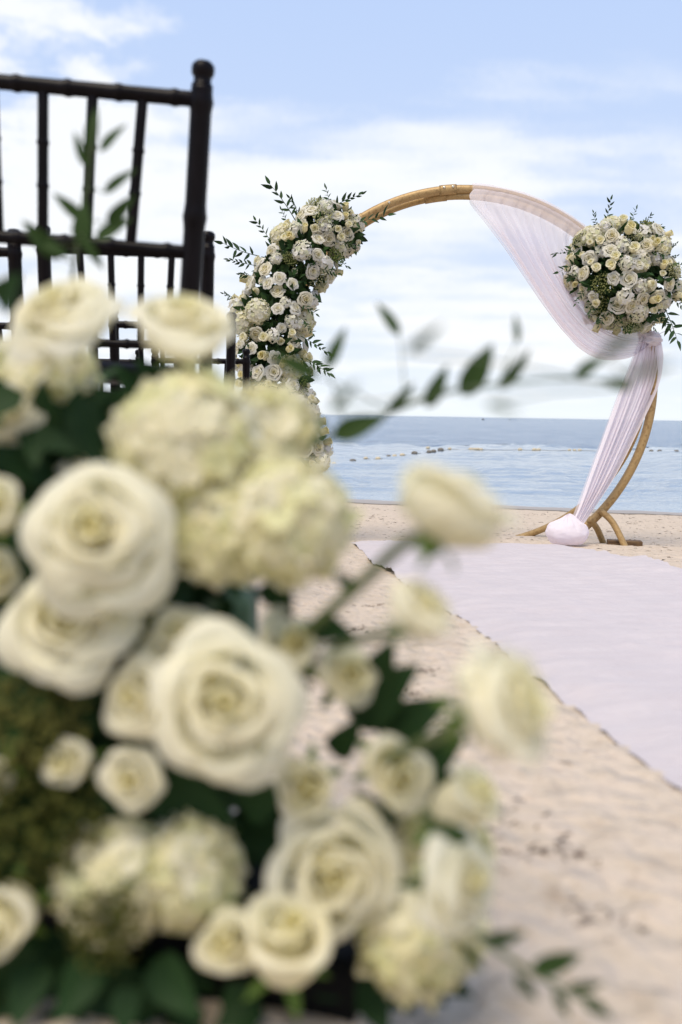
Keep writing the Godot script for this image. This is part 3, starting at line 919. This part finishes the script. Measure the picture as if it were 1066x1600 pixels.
func make_arch_flowers() -> void:
	var g := group("flower_garland", self, Transform3D(Basis(), Vector3(-0.3898, 0.5884, -5.7436)))
	tag(g, "long garland of white roses and hydrangea climbing one side of the gold arch", "garland", "flower arrangements on the arch")
	dress(g, [[Vector3(-0.0200, 1.4553, -5.8283), 0.105], [Vector3(-0.1182, 1.4536, -5.7879), 0.155], [Vector3(-0.2384, 1.2963, -5.7525), 0.19], [Vector3(-0.3432, 1.1332, -5.7164), 0.19], [Vector3(-0.4122, 0.9451, -5.6981), 0.20], [Vector3(-0.4235, 0.7651, -5.6805), 0.20], [Vector3(-0.3917, 0.5931, -5.6637), 0.185], [Vector3(-0.3451, 0.4069, -5.6455), 0.19], [Vector3(-0.2839, 0.2067, -5.6259), 0.19]],
		[["hydrangea", 15, 0.055, 0.080, 0.35], ["rose", 70, 0.038, 0.055, -0.1], ["stock", 22, 0.035, 0.055, 0.0], ["lace_flower", 14, 0.045, 0.07, 0.0], ["spray_rose", 70, 0.017, 0.028, -0.5], ["rose", 30, 0.03, 0.04, 0.0], ["stock", 12, 0.025, 0.04, 0.0], ["leaf_spray", 26, 0.04, 0.07, 0.4]], 3600)
	sprigs(g, [[Vector3(-0.2835, 1.5007, -5.7322), Vector3(-0.4059, 1.7055, -5.7020)], [Vector3(-0.2553, 1.5370, -5.7358), Vector3(-0.3299, 1.5966, -5.6411)], [Vector3(-0.0940, 1.5755, -5.7396), Vector3(0.0729, 1.6568, -5.6973)], [Vector3(-0.0757, 1.5579, -5.7378), Vector3(-0.1210, 1.6790, -5.7497)], [Vector3(0.0263, 1.4880, -5.7310), Vector3(0.2159, 1.5144, -5.6331)], [Vector3(-0.4852, 1.3002, -5.7127), Vector3(-0.6858, 1.3231, -5.6144)],
		[Vector3(-0.5023, 1.2462, -5.7074), Vector3(-0.6480, 1.2611, -5.6586)], [Vector3(-0.5302, 1.1920, -5.7021), Vector3(-0.5914, 1.1770, -5.6001)], [Vector3(-0.4145, 1.3731, -5.7198), Vector3(-0.4996, 1.5077, -5.7329)], [Vector3(-0.5997, 1.0475, -5.6880), Vector3(-0.6804, 1.0688, -5.6398)], [Vector3(-0.2393, 0.8487, -5.5681), Vector3(-0.0816, 0.7673, -5.5099)], [Vector3(-0.2089, 0.7261, -5.5561), Vector3(-0.0649, 0.6400, -5.4472)], [Vector3(-0.2603, 1.0419, -5.5869), Vector3(-0.1692, 0.9680, -5.5295)],
		[Vector3(-0.0185, 1.3712, -5.6694), Vector3(0.0702, 1.3571, -5.6177)], [Vector3(-0.0708, 1.2993, -5.6623), Vector3(0.0155, 1.2436, -5.6067)], [Vector3(-0.3078, 1.4465, -5.7270), Vector3(-0.3636, 1.5530, -5.7374)], [Vector3(-0.2231, 0.9369, -5.5767), Vector3(-0.1814, 0.8632, -5.5192)], [Vector3(-0.1396, 1.2198, -5.6043), Vector3(-0.0330, 1.1969, -5.5519)]])
	var c := group("flower_cluster", self, Transform3D(Basis(), Vector3(1.5573, 1.2096, -5.7038)))
	tag(c, "round cluster of white roses and hydrangea on the arch above the gathered tulle", "flower cluster", "flower arrangements on the arch")
	dress(c, [[Vector3(1.3959, 1.3298, -5.6553), 0.135], [Vector3(1.4969, 1.3495, -5.6371), 0.16], [Vector3(1.6394, 1.3166, -5.6339), 0.15], [Vector3(1.6913, 1.1904, -5.6215), 0.15], [Vector3(1.4944, 1.1773, -5.6002), 0.20], [Vector3(1.6013, 1.0547, -5.6083), 0.135], [Vector3(1.3621, 1.2229, -5.6448), 0.12], [Vector3(1.6596, 1.3805, -5.6401), 0.10], [Vector3(1.4878, 1.0527, -5.6081), 0.11]],
		[["hydrangea", 8, 0.055, 0.075, 0.35], ["rose", 36, 0.038, 0.053, -0.1], ["stock", 16, 0.035, 0.055, 0.0], ["lace_flower", 9, 0.045, 0.065, 0.0], ["spray_rose", 50, 0.017, 0.028, -0.5], ["rose", 8, 0.03, 0.04, 0.0], ["stock", 8, 0.025, 0.04, 0.0], ["leaf_spray", 26, 0.05, 0.08, 0.1]], 2200)
	sprigs(c, [[Vector3(1.4290, 1.4858, -5.6303), Vector3(1.4593, 1.6093, -5.5921)], [Vector3(1.3940, 1.4641, -5.6282), Vector3(1.3573, 1.5444, -5.6360)], [Vector3(1.2901, 1.3427, -5.6163), Vector3(1.1560, 1.3183, -5.5637)], [Vector3(1.2854, 1.2019, -5.6026), Vector3(1.1963, 1.1727, -5.4993)], [Vector3(1.3169, 1.1258, -5.5449), Vector3(1.2469, 1.0561, -5.4879)], [Vector3(1.3635, 1.0638, -5.5388), Vector3(1.3420, 0.9749, -5.4799)], [Vector3(1.7500, 1.3224, -5.6143), Vector3(1.8229, 1.4010, -5.6220)],
		[Vector3(1.7695, 1.2172, -5.6041), Vector3(1.8363, 1.2741, -5.5594)], [Vector3(1.7820, 1.1048, -5.5931), Vector3(1.8305, 1.0315, -5.4855)], [Vector3(1.7580, 1.0586, -5.5886), Vector3(1.8267, 0.8449, -5.4672)], [Vector3(1.7353, 1.1462, -5.5971), Vector3(1.8363, 1.0938, -5.4915)], [Vector3(1.5704, 1.4882, -5.6305), Vector3(1.5935, 1.5801, -5.6395)], [Vector3(1.3017, 1.2796, -5.6102), Vector3(1.1675, 1.2344, -5.5053)], [Vector3(1.4243, 0.9951, -5.5321), Vector3(1.3813, 0.9133, -5.4739)], [Vector3(1.7332, 1.2693, -5.6092), Vector3(1.8311, 1.3308, -5.6152)], [Vector3(1.7195, 1.0404, -5.5868), Vector3(1.7793, 0.9245, -5.5252)], [Vector3(1.6233, 1.4962, -5.6313), Vector3(1.6932, 1.5396, -5.6356)], [Vector3(1.6772, 1.4443, -5.6263), Vector3(1.7294, 1.4909, -5.6308)], [Vector3(1.6519, 0.9990, -5.5325), Vector3(1.6936, 0.9187, -5.4744)]])

# ---------------------------------------------------------------- the arrangement by the aisle
func make_arrangement() -> void:
	var base := Vector3(-0.14, 0.06, -0.66)
	var o := group("flower_arrangement", self, Transform3D(Basis(), base))
	tag(o, "large ground arrangement of cream roses, hydrangea and leaves in a black tray beside the aisle", "flower arrangement")
	var tray := MB.new()
	tray.box(Vector3(0.46, 0.06, 0.18), Vector3(-0.06, 0.02, -0.05), 0.008)
	part("tray", tray.mesh(), M.tray, o, Transform3D(Basis(Vector3.UP, -0.28), Vector3(0.0, -0.01, 0.02)))
	var foam := MB.new()
	foam.box(Vector3(0.30, 0.16, 0.10), Vector3(-0.08, 0.15, -0.13), 0.02)
	part("foam_block", foam.mesh(), M.foam, o)
	var k := 1.0 / 1556.0
	var full := FULL
	var half := HALF
	var bud := BUD
	# [where, width in pixels of the photograph at that depth, depth, direction it opens to, petals]
	for r in [[Vector3(-0.1754, 0.4765, -0.6285), 205, .62, Vector3(-.2, .75, .6), full], [Vector3(-0.0967, 0.4683, -0.6076), 168, .60, Vector3(.15, .9, .4), half],
			[Vector3(-0.1320, 0.3542, -0.5361), 262, .54, Vector3(.12, .35, 1), full], [Vector3(-0.1531, 0.2993, -0.5609), 236, .57, Vector3(.1, .5, .9), full],
			[Vector3(-0.0594, 0.2693, -0.5078), 262, .52, Vector3(.1, .3, 1), full], [Vector3(-0.0041, 0.1659, -0.5378), 210, .56, Vector3(.15, .15, 1), half],
			[Vector3(0.0500, 0.3738, -0.4577), 215, .46, Vector3(.45, .8, -.15), half], [Vector3(0.0654, 0.3005, -0.4003), 235, .41, Vector3(.75, .35, .45), half],
			[Vector3(0.0616, 0.1885, -0.4798), 185, .50, Vector3(.6, .2, .6), full], [Vector3(-0.2186, 0.4112, -0.6623), 140, .66, Vector3(-.3, .5, .7), full],
			[Vector3(-0.1629, 0.3784, -0.6591), 110, .66, Vector3(0, .9, .3), half]]:
		big_rose(o, r[0], r[1] * 0.5 * r[2] * k, r[3], r[4])
	for r in [[Vector3(0.0360, 0.3282, -0.4532), 138, .46, Vector3(.5, .7, .3), half], [Vector3(0.0017, 0.2638, -0.5876), 100, .60, Vector3(.2, .3, 1), bud], [Vector3(-0.0156, 0.2068, -0.5619), 98, .58, Vector3(0, .2, 1), bud],
			[Vector3(0.0301, 0.2176, -0.5630), 104, .58, Vector3(.2, .1, 1), bud], [Vector3(-0.0583, 0.1331, -0.5346), 94, .56, Vector3(0, .2, 1), bud], [Vector3(-0.0258, 0.1215, -0.5235), 128, .55, Vector3(.1, .8, .5), bud],
			[Vector3(-0.1887, 0.1281, -0.5542), 112, .58, Vector3(-.1, .2, 1), bud], [Vector3(-0.1158, 0.2131, -0.5475), 112, .565, Vector3(0, .2, 1), half], [Vector3(0.0630, 0.1965, -0.5408), 100, .56, Vector3(.5, .6, .4), bud],
			[Vector3(-0.2043, 0.2000, -0.5814), 70, .6, Vector3(-.2, .2, 1), bud], [Vector3(-0.2047, 0.3559, -0.5966), 78, .6, Vector3(0, .5, 1), bud], [Vector3(-0.2116, 0.3145, -0.6126), 80, .62, Vector3(0, .5, 1), bud],
			[Vector3(-0.1111, 0.2584, -0.5519), 135, .565, Vector3(-.5, .3, 1), half], [Vector3(-0.0903, 0.2879, -0.5648), 120, .575, Vector3(-.2, .8, .8), half], [Vector3(-0.0287, 0.2786, -0.5890), 96, .60, Vector3(.1, .5, 1), bud], [Vector3(-0.1514, 0.2163, -0.5629), 74, .58, Vector3(-.2, .3, 1), bud], [Vector3(0.0418, 0.1740, -0.5989), 90, .62, Vector3(.3, .4, 1), half]]:
		big_rose(o, r[0], r[1] * 0.5 * r[2] * k, r[3], r[4], "spray_rose")
	for h in [[Vector3(-0.0905, 0.4029, -0.5811), 236, .58, Vector3(-.1, .5, 1), 84], [Vector3(-0.0661, 0.3518, -0.5660), 170, .57, Vector3(-.1, .1, 1), 46], [Vector3(-0.0280, 0.3597, -0.5568), 205, .56, Vector3(.4, .3, 1), 66], [Vector3(-0.0584, 0.3824, -0.5891), 190, .59, Vector3(.1, .4, 1), 56], [Vector3(-0.0425, 0.4116, -0.6020), 140, .60, Vector3(.3, .6, .8), 34],
			[Vector3(-0.1298, 0.1457, -0.5610), 196, .585, Vector3(-.1, .2, 1), 56], [Vector3(-0.0859, 0.1513, -0.5615), 172, .585, Vector3(.1, .3, 1), 48], [Vector3(0.0496, 0.1214, -0.5536), 210, .58, Vector3(.4, .2, 1), 52], [Vector3(0.0679, 0.1594, -0.5774), 150, .60, Vector3(.5, .4, .7), 34],
			[Vector3(-0.2143, 0.4378, -0.7051), 190, .70, Vector3(-.2, .6, .7), 44]]:
		big_hydrangea(o, h[0], h[1] * 0.5 * h[2] * k, h[3], h[4])
	for u in [[Vector3(-0.1735, 0.2416, -0.5603), 150, 0], [Vector3(-0.1718, 0.1864, -0.5549), 190, 2], [Vector3(-0.1261, 0.1357, -0.5248), 110, 2], [Vector3(-0.1968, 0.0743, -0.5691), 90, 2], [Vector3(-0.1073, 0.2746, -0.6087), 120, 0], [Vector3(-0.0320, 0.2655, -0.6179), 120, 2]]:
		part("lace_flower", umbel_mesh(170, 20 + u[2], [Color(0.20, 0.20, 0.06), Color(0.4, 0.4, 0.2), Color(0.13, 0.14, 0.035)][u[2]], 0.07), M.petal, o, Transform3D(facing(Vector3(0, .5, 1)).scaled(Vector3.ONE * u[1] * 0.5 * .6 * k), u[0] - base))
	# stems that stand clear of the blooms
	for s in [[[Vector3(-0.0179, 0.2990, -0.5508), Vector3(0.0097, 0.3313, -0.5138), Vector3(0.0290, 0.3592, -0.4663), Vector3(0.0392, 0.3648, -0.4568)], 0.0032], [[Vector3(-0.0034, 0.2879, -0.5598), Vector3(0.0235, 0.3066, -0.5114), Vector3(0.0333, 0.3192, -0.4624)], 0.0026], [[Vector3(0.0265, 0.2263, -0.5437), Vector3(0.0472, 0.2667, -0.4673), Vector3(0.0574, 0.2898, -0.4193)], 0.003]]:
		var m := MB.new()
		var pts := spline(s[0], 16)
		m.tube(pts, pts.map(func(_q): return s[1]), 7)
		part("stem", m.mesh(), M.stem, o, Transform3D(Basis(), -base))
	# broad leaves
	for l in [[Vector3(-0.1082, 0.1967, -0.5810), Vector3(-0.0594, 0.1771, -0.5590), 1.0], [Vector3(0.0067, 0.2389, -0.5852), Vector3(0.0408, 0.2741, -0.5585), 1.0], [Vector3(0.0243, 0.2277, -0.5841), Vector3(0.0594, 0.2562, -0.5567), .9], [Vector3(0.0369, 0.2103, -0.5623), Vector3(0.0655, 0.2392, -0.5350), 1.0], [Vector3(0.0419, 0.2048, -0.5517), Vector3(0.0633, 0.2216, -0.5332), .8],
			[Vector3(0.0210, 0.2675, -0.5679), Vector3(0.0290, 0.2908, -0.5500), 1.0], [Vector3(-0.0429, 0.3206, -0.5931), Vector3(-0.0292, 0.3030, -0.5713), 1.1], [Vector3(-0.0147, 0.3005, -0.5610), Vector3(0.0054, 0.2998, -0.5409), 1.0], [Vector3(0.0087, 0.3245, -0.5332), Vector3(-0.0022, 0.3362, -0.5243), .8], [Vector3(-0.0559, 0.1803, -0.5794), Vector3(-0.0319, 0.2035, -0.5616), 1.0],
			[Vector3(-0.2076, 0.4810, -0.6088), Vector3(-0.1943, 0.4976, -0.5903), 1.2], [Vector3(-0.1971, 0.3947, -0.6607), Vector3(-0.1959, 0.4363, -0.6446), 1.0], [Vector3(-0.1802, 0.3992, -0.6611), Vector3(-0.1766, 0.4373, -0.6648), 1.0], [Vector3(-0.1728, 0.4118, -0.6824), Vector3(-0.1274, 0.4149, -0.6626), .9], [Vector3(-0.1506, 0.0827, -0.5699), Vector3(-0.0969, 0.0800, -0.5495), .8], [Vector3(-0.0157, 0.0850, -0.5701), Vector3(0.0149, 0.0819, -0.5497), .9],
			[Vector3(0.0253, 0.1266, -0.5541), Vector3(0.0421, 0.1549, -0.5368), .8], [Vector3(-0.2038, 0.2584, -0.5871), Vector3(-0.1673, 0.2717, -0.5683), .8], [Vector3(-0.0025, 0.2158, -0.5829), Vector3(0.0122, 0.2414, -0.5653), .9], [Vector3(0.0330, 0.1703, -0.5785), Vector3(0.0131, 0.1968, -0.5710), .9], [Vector3(0.0150, 0.0932, -0.5709), Vector3(0.0441, 0.0809, -0.5396), 1.0], [Vector3(0.0303, 0.1012, -0.5717), Vector3(0.0623, 0.0849, -0.5400), .9], [Vector3(0.0191, 0.0818, -0.5698), Vector3(0.0296, 0.0697, -0.5385), 1.1], [Vector3(0.0451, 0.0992, -0.5615), Vector3(0.0787, 0.0888, -0.5404), .8], [Vector3(-0.1383, 0.1015, -0.5516), Vector3(-0.1518, 0.0860, -0.5200), 1.1], [Vector3(-0.1047, 0.1021, -0.5517), Vector3(-0.0776, 0.0872, -0.5201), 1.0], [Vector3(-0.1718, 0.1010, -0.5516), Vector3(-0.1765, 0.0820, -0.5196), 1.1], [Vector3(-0.1173, 0.0927, -0.5407), Vector3(-0.1163, 0.0760, -0.5190), 1.1]]:
		leaf_between(o, "leaf", leaf_broad, l[0], l[1], l[2])
	for l in [[Vector3(0.0677, 0.2088, -0.4817), Vector3(0.0442, 0.2214, -0.4729), 1.1], [Vector3(0.0575, 0.1888, -0.4798), Vector3(0.0296, 0.1844, -0.4794), 1.0]]:
		leaf_between(o, "leaf", leaf_narrow, l[0], l[1], l[2])
	# leafy sprigs: stem, then each leaf
	var sets := [
		[[Vector3(-0.0496, 0.3851, -0.7401), Vector3(-0.0161, 0.4004, -0.7215), Vector3(0.0245, 0.4186, -0.7032), Vector3(0.0629, 0.4341, -0.6846), Vector3(0.1033, 0.4420, -0.6653), Vector3(0.1471, 0.4451, -0.6354), Vector3(0.1759, 0.4394, -0.6148)],
			[[Vector3(0.0399, 0.4778, -0.7291), Vector3(0.0237, 0.5033, -0.7316), 1.0], [Vector3(-0.0121, 0.4520, -0.7065), Vector3(0.0014, 0.4827, -0.7095), .95], [Vector3(0.0291, 0.4487, -0.4549), Vector3(0.0430, 0.4601, -0.4460), .8], [Vector3(0.1217, 0.4722, -0.7084), Vector3(0.1213, 0.4937, -0.7105), .9], [Vector3(0.0800, 0.4342, -0.6746), Vector3(0.0995, 0.4681, -0.6678), 1.5], [Vector3(0.1038, 0.4387, -0.6650), Vector3(0.1231, 0.4637, -0.6574), 1.0],
			[Vector3(0.0561, 0.4261, -0.6738), Vector3(0.0692, 0.4533, -0.6664), 1.3], [Vector3(0.0311, 0.4222, -0.6734), Vector3(0.0473, 0.4411, -0.6652), 1.1], [Vector3(-0.0050, 0.4216, -0.4423), Vector3(0.0054, 0.4344, -0.4335), .9], [Vector3(-0.0154, 0.4435, -0.6253), Vector3(-0.0460, 0.4575, -0.6166), 1.1], [Vector3(-0.0067, 0.4049, -0.6918), Vector3(0.0290, 0.4205, -0.6833), 1.4],
			[Vector3(-0.0175, 0.4188, -0.6932), Vector3(-0.0244, 0.3964, -0.6709), 1.9], [Vector3(0.1440, 0.4455, -0.6254), Vector3(0.1610, 0.4602, -0.6168), 1.2], [Vector3(0.1087, 0.4466, -0.4246), Vector3(0.1228, 0.4578, -0.4156), .9], [Vector3(0.1771, 0.4386, -0.6147), Vector3(0.1583, 0.4457, -0.6255), 1.0], [Vector3(0.1058, 0.4359, -0.3834), Vector3(0.1234, 0.4415, -0.3739), .7], [Vector3(0.0634, 0.4261, -0.4427), Vector3(0.0763, 0.4230, -0.4323), .6]]],
		[[Vector3(-0.2451, 0.5104, -0.8930), Vector3(-0.2358, 0.5540, -0.8872), Vector3(-0.2272, 0.5966, -0.8813), Vector3(-0.2187, 0.6327, -0.8748), Vector3(-0.2125, 0.6679, -0.8682)],
			[[Vector3(-0.2210, 0.6408, -0.8756), Vector3(-0.2126, 0.6759, -0.8690), 1.1], [Vector3(-0.2106, 0.6399, -0.8755), Vector3(-0.1897, 0.6629, -0.8677), 1.1], [Vector3(-0.2208, 0.6261, -0.8742), Vector3(-0.2322, 0.6541, -0.8669), 1.0], [Vector3(-0.2092, 0.6068, -0.8823), Vector3(-0.1815, 0.6279, -0.8744), .9], [Vector3(-0.2060, 0.5804, -0.8798), Vector3(-0.1810, 0.6034, -0.8720), 1.2], [Vector3(-0.2259, 0.5829, -0.8800), Vector3(-0.2510, 0.6050, -0.8721), 1.1],
			[Vector3(-0.2458, 0.5495, -0.8767), Vector3(-0.2730, 0.5782, -0.8595), 1.3], [Vector3(-0.2277, 0.5608, -0.8779), Vector3(-0.2258, 0.5999, -0.8716), 1.6], [Vector3(-0.2157, 0.5665, -0.8784), Vector3(-0.1857, 0.5890, -0.8806), 1.2], [Vector3(-0.2215, 0.5656, -0.8582), Vector3(-0.2048, 0.5390, -0.8556), 1.0], [Vector3(-0.2568, 0.5614, -0.8679), Vector3(-0.2348, 0.5509, -0.8668), 1.3]]],
		[[Vector3(0.0571, 0.1575, -0.5069), Vector3(0.0649, 0.1627, -0.4873), Vector3(0.0914, 0.1436, -0.4854), Vector3(0.1179, 0.1294, -0.4840), Vector3(0.1378, 0.1183, -0.4830)],
			[[Vector3(0.0590, 0.1610, -0.4871), Vector3(0.0785, 0.1727, -0.4883), 1.32], [Vector3(0.0742, 0.1531, -0.4864), Vector3(0.1004, 0.1555, -0.4866), 1.14], [Vector3(0.1013, 0.1392, -0.4850), Vector3(0.1288, 0.1455, -0.4856), 1.44], [Vector3(0.0657, 0.1529, -0.4863), Vector3(0.0775, 0.1349, -0.4846), 0.96], [Vector3(0.0935, 0.1371, -0.4848), Vector3(0.1056, 0.1203, -0.4832), 1.08], [Vector3(0.1127, 0.1289, -0.4840), Vector3(0.1234, 0.1128, -0.4824), 1.08],
			[Vector3(0.1198, 0.1300, -0.4841), Vector3(0.1408, 0.1310, -0.4842), 1.08], [Vector3(0.1271, 0.1259, -0.4837), Vector3(0.1451, 0.1132, -0.4825), 1.08]]]]
	for s in sets:
		var sp := group("leafy_sprig", o)
		var m := MB.new()
		var pts := spline(s[0], 24)
		m.tube(pts, range(pts.size()).map(func(i): return 0.0021 - 0.00005 * i), 6)
		part("stem", m.mesh(), M.stem, sp, Transform3D(Basis(), -base))
		for l in s[1]:
			leaf_between(sp, "leaf", leaf_narrow, l[0], l[1], l[2], Vector3(rnd(-0.5, 0.5), rnd(-0.1, 0.5), 1))
			# each leaf on its own short stalk back to the stem
			var near: Vector3 = pts[0]
			for q in pts:
				if (q - l[0]).length() < (near - l[0]).length(): near = q
			if (near - l[0]).length() > 0.002:
				var st := MB.new()
				st.tube([near, l[0].lerp(near, 0.4) + Vector3(0, 0.002, 0), l[0]], [0.0007, 0.0006, 0.0005], 5)
				part("stalk", st.mesh(), M.stem, sp, Transform3D(Basis(), -base))
	# dark leaves packed between the blooms
	var mm := MultiMesh.new()
	mm.transform_format = MultiMesh.TRANSFORM_3D
	mm.mesh = leaf_dark
	var places := []
	for n in 2100:
		var low := n % 3 == 0
		var y := rnd(-0.03, 0.05) if low else rnd(0.02, 0.37)
		var x := rnd(-0.44, 0.10) if low else rnd(-0.42, 0.07 - 0.3 * maxf(y - 0.2, 0.0))
		var z := rnd(-0.05, 0.11) if low else (rnd(-0.13, 0.035 - 0.10 * maxf(y - 0.2, 0.0)) if n % 5 else rnd(-0.24, -0.17))
		var d := Vector3(rnd(-1, 1), rnd(-0.9, 0.9) - (0.5 if low else 0.0), rnd(-0.1, 0.8))
		places.append(Transform3D(along(d, Vector3(rnd(-0.7, 0.7), rnd(-0.2, 1.0), 1)).scaled(Vector3.ONE * rnd(0.035, 0.065)), Vector3(x, y, z)))
	mm.instance_count = places.size()
	for n in places.size(): mm.set_instance_transform(n, places[n])
	var f := MultiMeshInstance3D.new()
	f.name = "foliage"
	f.multimesh = mm
	f.material_override = M.leaf
	f.set_meta("kind", "stuff")
	o.add_child(f, true)

# ---------------------------------------------------------------- swimming line and boats
func make_buoys() -> void:
	var m := MB.new()
	m.lathe([Vector2(0.001, -0.075), Vector2(0.06, -0.065), Vector2(0.085, -0.02), Vector2(0.085, 0.03), Vector2(0.06, 0.07), Vector2(0.02, 0.082), Vector2(0.001, 0.083)], 12, Transform3D(Basis(Vector3.BACK, PI / 2).scaled(Vector3(1.5, 1, 1)), Vector3.ZERO))
	var body := m.mesh()
	var spots := [[Vector3(-0.161, -0.600, -20.385), 1.1, 1], [Vector3(0.240, -0.600, -21.726), 1.45, 0], [Vector3(0.563, -0.600, -23.338), .9, 1], [Vector3(0.846, -0.600, -23.278), 1.1, 1], [Vector3(1.156, -0.600, -24.643), 1.0, 0], [Vector3(1.319, -0.600, -24.899), 1.0, 1], [Vector3(1.552, -0.600, -25.582), 1.1, 1], [Vector3(1.968, -0.600, -27.027), 1.3, 0], [Vector3(2.741, -0.600, -31.813), .9, 1], [Vector3(2.466, -0.600, -28.173), 1.1, 0], [Vector3(2.645, -0.600, -28.743), 1.1, 0], [Vector3(2.975, -0.600, -30.038), 1.3, 0], [Vector3(3.374, -0.600, -31.240), .8, 1],
		[Vector3(4.033, -0.600, -31.218), 1.0, 1], [Vector3(4.161, -0.600, -31.281), .9, 1], [Vector3(4.269, -0.600, -31.334), .9, 1], [Vector3(4.342, -0.600, -31.141), .8, 1], [Vector3(5.654, -0.600, -31.664), 1.0, 1], [Vector3(6.123, -0.600, -31.775), 1.0, 1], [Vector3(6.255, -0.600, -31.724), 1.0, 1], [Vector3(7.293, -0.600, -31.993), .8, 1], [Vector3(7.448, -0.600, -31.952), .8, 1], [Vector3(7.633, -0.600, -32.040), .9, 1], [Vector3(10.060, -0.600, -32.442), 1.0, 0], [Vector3(10.335, -0.600, -32.457), 1.1, 0], [Vector3(10.865, -0.600, -32.420), 1.1, 0]]
	var line := []
	for k in spots.size():
		var s = spots[k]
		var a: Vector3 = s[0]
		var o := group("buoy", self, Transform3D(Basis(Vector3.UP, rnd(-0.5, 0.5)).scaled(Vector3.ONE * s[1] * minf(1.0, -a.z / 30.0) * 0.62), a + Vector3(0, 0.012, 0)))
		part("float", body, M.buoy if s[2] else M.buoy_dark, o)
		var what := "yellowish float" if s[2] else "dark float"
		var where := "on the swimming line"
		if k == 0: where = "where the swimming line meets the flowers, closest to the beach"
		elif k < 13: where = "%s along the slanting swimming line from its beach end" % ["", "second", "third", "fourth", "fifth", "sixth", "seventh", "eighth", "ninth, set back", "tenth", "eleventh", "twelfth", "thirteenth"][k]
		elif k < 17: where = "%s in the tight string of four floats mid-water" % ["first", "second", "third", "last"][k - 13]
		elif k < 20: where = "%s of three floats between the four-float string and the tulle" % ["first", "middle", "third"][k - 17]
		elif k < 23: where = "%s of three small floats just short of the hanging tulle" % ["first", "middle", "third"][k - 20]
		else: where = "%s of three floats seen beyond the hoop" % ["first", "middle", "outermost"][k - 23]
		tag(o, "%s %s" % [what, where], "buoy", "floats of the swimming line")
		if k != 8 : line.append(a + Vector3(0, 0.012, 0))
	var rope := MB.new()
	var pts := []
	for k in line.size() - 1:
		for e in 4: pts.append(line[k].lerp(line[k + 1], e / 4.0) + Vector3(0, -0.02 * sin(PI * e / 4.0), 0))
	pts.append(line[-1])
	rope.tube(pts, pts.map(func(_q): return 0.007), 5)
	tag(part("buoy_rope", rope.mesh(), M.rope, self), "thin rope of the swimming line threading the floats across the water", "rope")
	for k in 2:
		var a: Vector3 = [Vector3(50.635, -0.600, -360.539), Vector3(64.980, -0.600, -388.380)][k]
		var sc := -a.z / 1556.0
		var o := group("boat", self, Transform3D(Basis(Vector3.UP, 0.4 + k), a))
		var hull := MB.new()
		hull.grid(8, 10, func(u, v):
			var s: float = u * 2.0 - 1.0
			var w := sin(PI * (0.15 + 0.7 * v)) * 1.1
			return Vector3((v - 0.5) * 4.4, (absf(s) * 1.3 - 0.4) * (1.0 + 0.3 * v), s * w) * sc)
		part("hull", hull.mesh(), M.buoy_dark, o)
		var cab := MB.new()
		cab.box(Vector3(1.5, 2.0, 1.1) * sc, Vector3(-0.3, 1.3, 0) * sc, 0.15 * sc)
		part("cabin", cab.mesh(), M.buoy_dark, o)
		tag(o, ["tiny dark boat on the horizon straight above the gap in the leaves", "tiny dark boat on the horizon nearer the hanging tulle"][k], "boat", "far boats on the horizon")

# ----------------------------------------------------------------
func _ready() -> void:
	rng.seed = 20240611
	make_camera()
	make_sky()
	make_materials()
	make_ground()
	make_runner()
	make_leaves()
	make_petals()
	make_calyx()
	make_florets()
	make_blooms()
	make_arch()
	make_tulle()
	make_arch_flowers()
	make_chairs()
	make_arrangement()
	make_buoys()
	make_debris()
